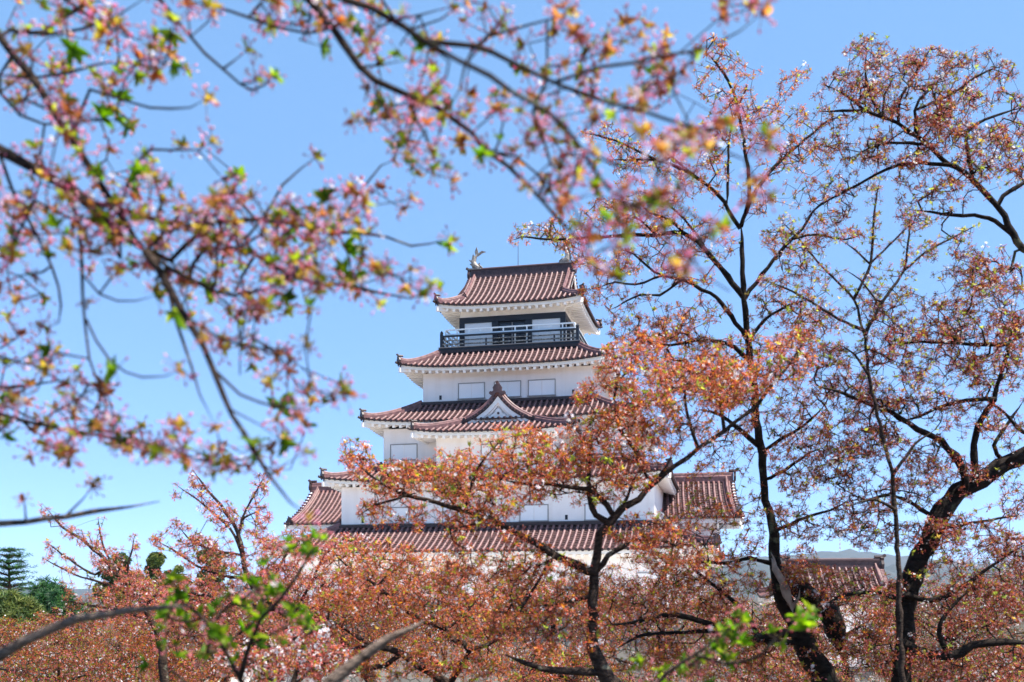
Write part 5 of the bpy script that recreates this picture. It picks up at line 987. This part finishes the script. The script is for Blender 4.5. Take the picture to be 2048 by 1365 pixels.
tree('low cherry tree at bottom left with white open blossoms among its pink buds', 8.5, [
    ([(560, 1520), (570, 1420), (590, 1360), (600, 1320), (610, 1280), (640, 1240)], 9, 2, 8.5), ([(575, 1400), (520, 1340), (480, 1300), (450, 1280)], 4, 1.8, 8.5), ([(590, 1370), (640, 1330), (690, 1320)], 4, 1.8, 8.5)],
  [(600, 1290, 60, 40, 0, 34), (560, 1330, 70, 34, 0, 36), (650, 1330, 60, 34, 0, 30), (480, 1330, 60, 30, 0, 22)],
  kind='mid', pal='pink', size=0.105, step=0.09, spread=0.3, r0=0.0022, along=0.7, leafy=0.12, petals=0.22)
# ---- rows of cherry trees farther down in the courtyard
far_rows = [ # photo x of stem, crown centre y, half width px, half height px, distance, clusters, label
    (60, 1290, 170, 62, 25, 620, 'brick red cherry crown filling the bottom left corner below the evergreens'),
    (250, 1300, 170, 62, 27, 620, 'brick red cherry crown behind the grey bare bough at bottom left'),
    (430, 1270, 150, 80, 22, 480, 'dense pink cherry crown behind the green sprays at lower left'),
    (640, 1220, 170, 90, 24, 620, 'reddish cherry crown low in front of the left end of the keep'),
    (860, 1218, 170, 90, 26, 620, 'orange pink cherry crown low in front of the middle of the keep wall'),
    (1090, 1230, 160, 90, 23, 560, 'tangled cherry crown low behind the crooked trunk at bottom centre'),
    (1310, 1228, 170, 90, 25, 620, 'brownish cherry crown low in front of the right end of the keep'),
    (1500, 1270, 150, 90, 21, 480, 'cherry crown low behind the mossy trunk with the broken stub'),
    (1700, 1255, 170, 90, 23, 620, 'brown pink cherry crown below the corridor turret roof'),
    (1900, 1250, 170, 100, 21, 620, 'dark pink cherry crown low behind the massive leaning trunk'),
    (2060, 1200, 120, 130, 24, 420, 'dusky cherry crown at the right edge under the leaning trunk')]
far_rows += [
    (150, 1345, 170, 46, 19, 300, 'lowest cherry crown at bottom left, just under the grey bare bough'),
    (340, 1215, 120, 60, 24, 400, 'pink cherry crown between the far left shoots and the centre left tree'),
    (1150, 1345, 150, 46, 17, 240, 'lowest cherry crown at bottom centre, beside the foot of the crooked trunk'),
    (1560, 1345, 150, 46, 18, 240, 'lowest cherry crown at bottom right, at the foot of the mossy trunk'),
    (1930, 1345, 150, 46, 18, 240, 'lowest cherry crown in the bottom right corner')]
for (cx, cy, hw, hh, d, n_, lb) in far_rows:
    bx = cx + rng.normal(0, 12)
    limbs = [([(bx, cy + hh + 90), (bx + rng.normal(0, 6), cy + hh), (bx + rng.normal(0, 10), cy + hh * .35), (bx + rng.normal(0, 14), cy - hh * .35)], 11 * 20 / d, 3, d, d)]
    for k in range(7):
        a = -1 + 2 * k / 6 + rng.normal(0, .08); y0 = cy + hh * rng.uniform(.2, .8)
        limbs.append(([(bx, y0), (bx + a * hw * .45, y0 - hh * .45), (bx + a * hw * .95, cy - hh * (.75 - .5 * abs(a)))], 3.6, 1.4, d, d + rng.normal(0, 1.0)))
    tree(lb, d, limbs, [(cx, cy + 35, hw, hh * 1.15, 0, int(n_ * .85)), (cx + hw * .4, cy - hh * .5, hw * .5, hh * .4, 0, int(n_ * .1)), (cx - hw * .4, cy - hh * .5, hw * .5, hh * .4, 0, int(n_ * .1))], kind='far', pal=('shaded' if cx > 1600 else 'brown') if cx > 1250 else ('olive' if cy > 1280 else 'rust'), petals=0.015, leafy=0.15, leaf_gain=rng.uniform(.72, 1.0), size=0.135, step=0.2, spread=1.8, r0=0.004, along=0.95, group='cherry trees lower down in the courtyard', limb_sides=6, bare=0.0)  # darkest palette and leaf_gain paint shadow into the low crowns' leaves
# ---- dark evergreens far left
def evergreen(label, name, px_, top, base_y, hw, d, shape, n, cols, group, size=0.5, needle=True, flat=0.35):
    p = W(px_, base_y, d); gz = 0.0; ht = W(px_, top, d)[2]; rt = empty(name, (p[0], p[1], gz), label=label, cat='tree', group=group)
    tb = Tubes(); tubes(tb, np.array([[0, 0, -.2], [.05, 0, ht * .4], [.0, .05, ht * .75], [0, 0, ht * .97]]), np.array([.32, .24, .13, .03]) * ht / 14, 7)
    hwm = hw * (1.25 if shape == 'round' else 1) / F * d; zb = p[2]; P_, Ax = [], []
    H = ht - zb
    if shape == 'pine':
        lev = 11
        for i in range(lev):
            t = (i + .4) / lev; z = zb + H * t; rr_ = hwm * (1 - t) ** .9 * (1 if i % 2 else .78) * rng.uniform(.75, 1.15) + .25
            for k in range(8):
                a = rng.uniform(0, 6.28); L_ = rr_ * rng.uniform(.7, 1.05); e = np.array([math.cos(a) * L_, math.sin(a) * L_, z + .12 * L_]); s0 = np.array([0, 0, z - .1])
                tubes(tb, np.array([s0, (s0 + e) / 2 + [0, 0, .1], e]), np.array([.06, .04, .015]), 4)
                for q in range(int(5 + 8 * L_)):
                    f_ = rng.uniform(.25, 1.05); c = s0 + (e - s0) * f_ + rng.normal(0, [.24, .24, .05]); P_.append(c); Ax.append([rng.normal(0, .5), rng.normal(0, .5), 1])
    else:
        blobs = [(rng.uniform(-.55, .55), rng.uniform(-.5, .5), rng.uniform(.05, .8)) for _ in range(15)] + [(0.0, 0.0, .84)]
        for bx_, by_, bz_ in blobs:
            c0 = np.array([bx_ * hwm * (1.1 - .5 * bz_), by_ * hwm * (1.1 - .5 * bz_), zb + H * bz_]); rb_ = hwm * rng.uniform(.3, .45) * (1.1 - .35 * bz_)
            tubes(tb, np.array([[0, 0, max(0, c0[2] - rb_ * 1.5)], c0 * [.5, .5, 1] - [0, 0, rb_ * .4], c0]), np.array([.1, .07, .03]), 4)
            for q in range(n // 16):
                v = unit(rng.normal(0, 1, 3)) * rb_ * rng.uniform(.6, 1.08) * np.array([1, 1, .8]); P_.append(c0 + v); Ax.append(v + [0, 0, .5 * rb_])
    tb.build('trunk', M['pine_bark'], rt)
    P_ = np.array(P_); Ax = np.array(Ax); fl = Foliage(); m = len(P_)
    # tufts: narrow blades fanning from each point
    nb = 9; Rm = rand_rot(Ax, m); sz = size * rng.uniform(.7, 1.2, m); C_ = np.array([srgb(c) for c in cols]); ci = C_[rng.integers(0, len(C_), m)] * rng.uniform(.75, 1.25, (m, 1))
    for k in range(nb):
        a = 6.28 * k / nb + rng.uniform(0, .5); el = rng.uniform(.1, 1.2); dd = np.array([math.cos(a) * math.cos(el), math.sin(a) * math.cos(el), math.sin(el)]); w_ = .07 if needle else .17
        v, t = leaf_geo(dd, rng.uniform(.6, 1) * (1 if needle else .7), w_ * 1.6, .3, False); w = np.einsum('nij,vj->nvi', Rm, v) * sz[:, None, None] + P_[:, None, :]
        fl.add(w, t[None] + (np.arange(m) * len(v))[:, None, None], np.clip(np.repeat((ci * rng.uniform(.85, 1.15, (m, 1)))[:, None, :], len(v), 1), 0, .9))
    fl.build('crown', M['needle'], rt)
DK = [(36, 74, 40), (46, 86, 44), (28, 60, 36), (62, 98, 46)]; OL = [(70, 88, 40), (86, 98, 44), (56, 76, 36), (98, 104, 50)]
evergreen('tall dark layered pine at the left edge above the shrubs', 'pine_tree', 18, 1094, 1225, 100, 60, 'pine', 0, DK, 'evergreens at far left', size=.3)
evergreen('rounded dark green evergreen just right of the layered pine', 'evergreen_tree', 95, 1168, 1260, 72, 52, 'round', 2200, DK, 'evergreens at far left', size=.42)
evergreen('olive evergreen bush at the left edge below the pine', 'evergreen_tree', 15, 1192, 1270, 62, 48, 'round', 1600, OL, 'evergreens at far left', size=.42)
evergreen('leftmost of the three round topped evergreens far off on the skyline, half behind pink shoots', 'evergreen_tree', 240, 1106, 1200, 42, 110, 'round', 1800, OL, 'evergreens at far left', size=.6, needle=False)
evergreen('middle and largest of the three round topped evergreens far off on the skyline', 'evergreen_tree', 314, 1102, 1200, 34, 110, 'round', 1800, OL, 'evergreens at far left', size=.6, needle=False)
evergreen('small rightmost of the three round topped evergreens far off on the skyline', 'evergreen_tree', 358, 1127, 1200, 20, 112, 'round', 1200, OL, 'evergreens at far left', size=.55, needle=False)
evergreen('dark evergreen half hidden behind the straight pink shoots left of the keep', 'evergreen_tree', 425, 1090, 1200, 34, 115, 'round', 1400, OL, 'evergreens at far left', size=.6, needle=False)
print('CLUSTERS', sum(r[1] for r in ROOTS), 'NODES', sum(r[2] for r in ROOTS), [(r[0][:22], r[1]) for r in ROOTS])

# ---- the air between here and the hills
hz = MB().box(-14500, 14500, -3000, 14500, -3.5, 420).build('haze', M['grass']); hz.data.materials.clear()
hm = bpy.data.materials.new('pale_blue_haze'); hm.use_nodes = True; ht_ = hm.node_tree; ht_.nodes.remove(ht_.nodes['Principled BSDF'])
pv = ht_.nodes.new('ShaderNodeVolumePrincipled'); pv.inputs['Color'].default_value = (0.62, 0.76, 1.0, 1); pv.inputs['Density'].default_value = 6e-5; pv.inputs['Anisotropy'].default_value = 0.2
ht_.links.new(pv.outputs[0], ht_.nodes['Material Output'].inputs['Volume']); hz.data.materials.append(hm); tag(hz, kind='stuff')
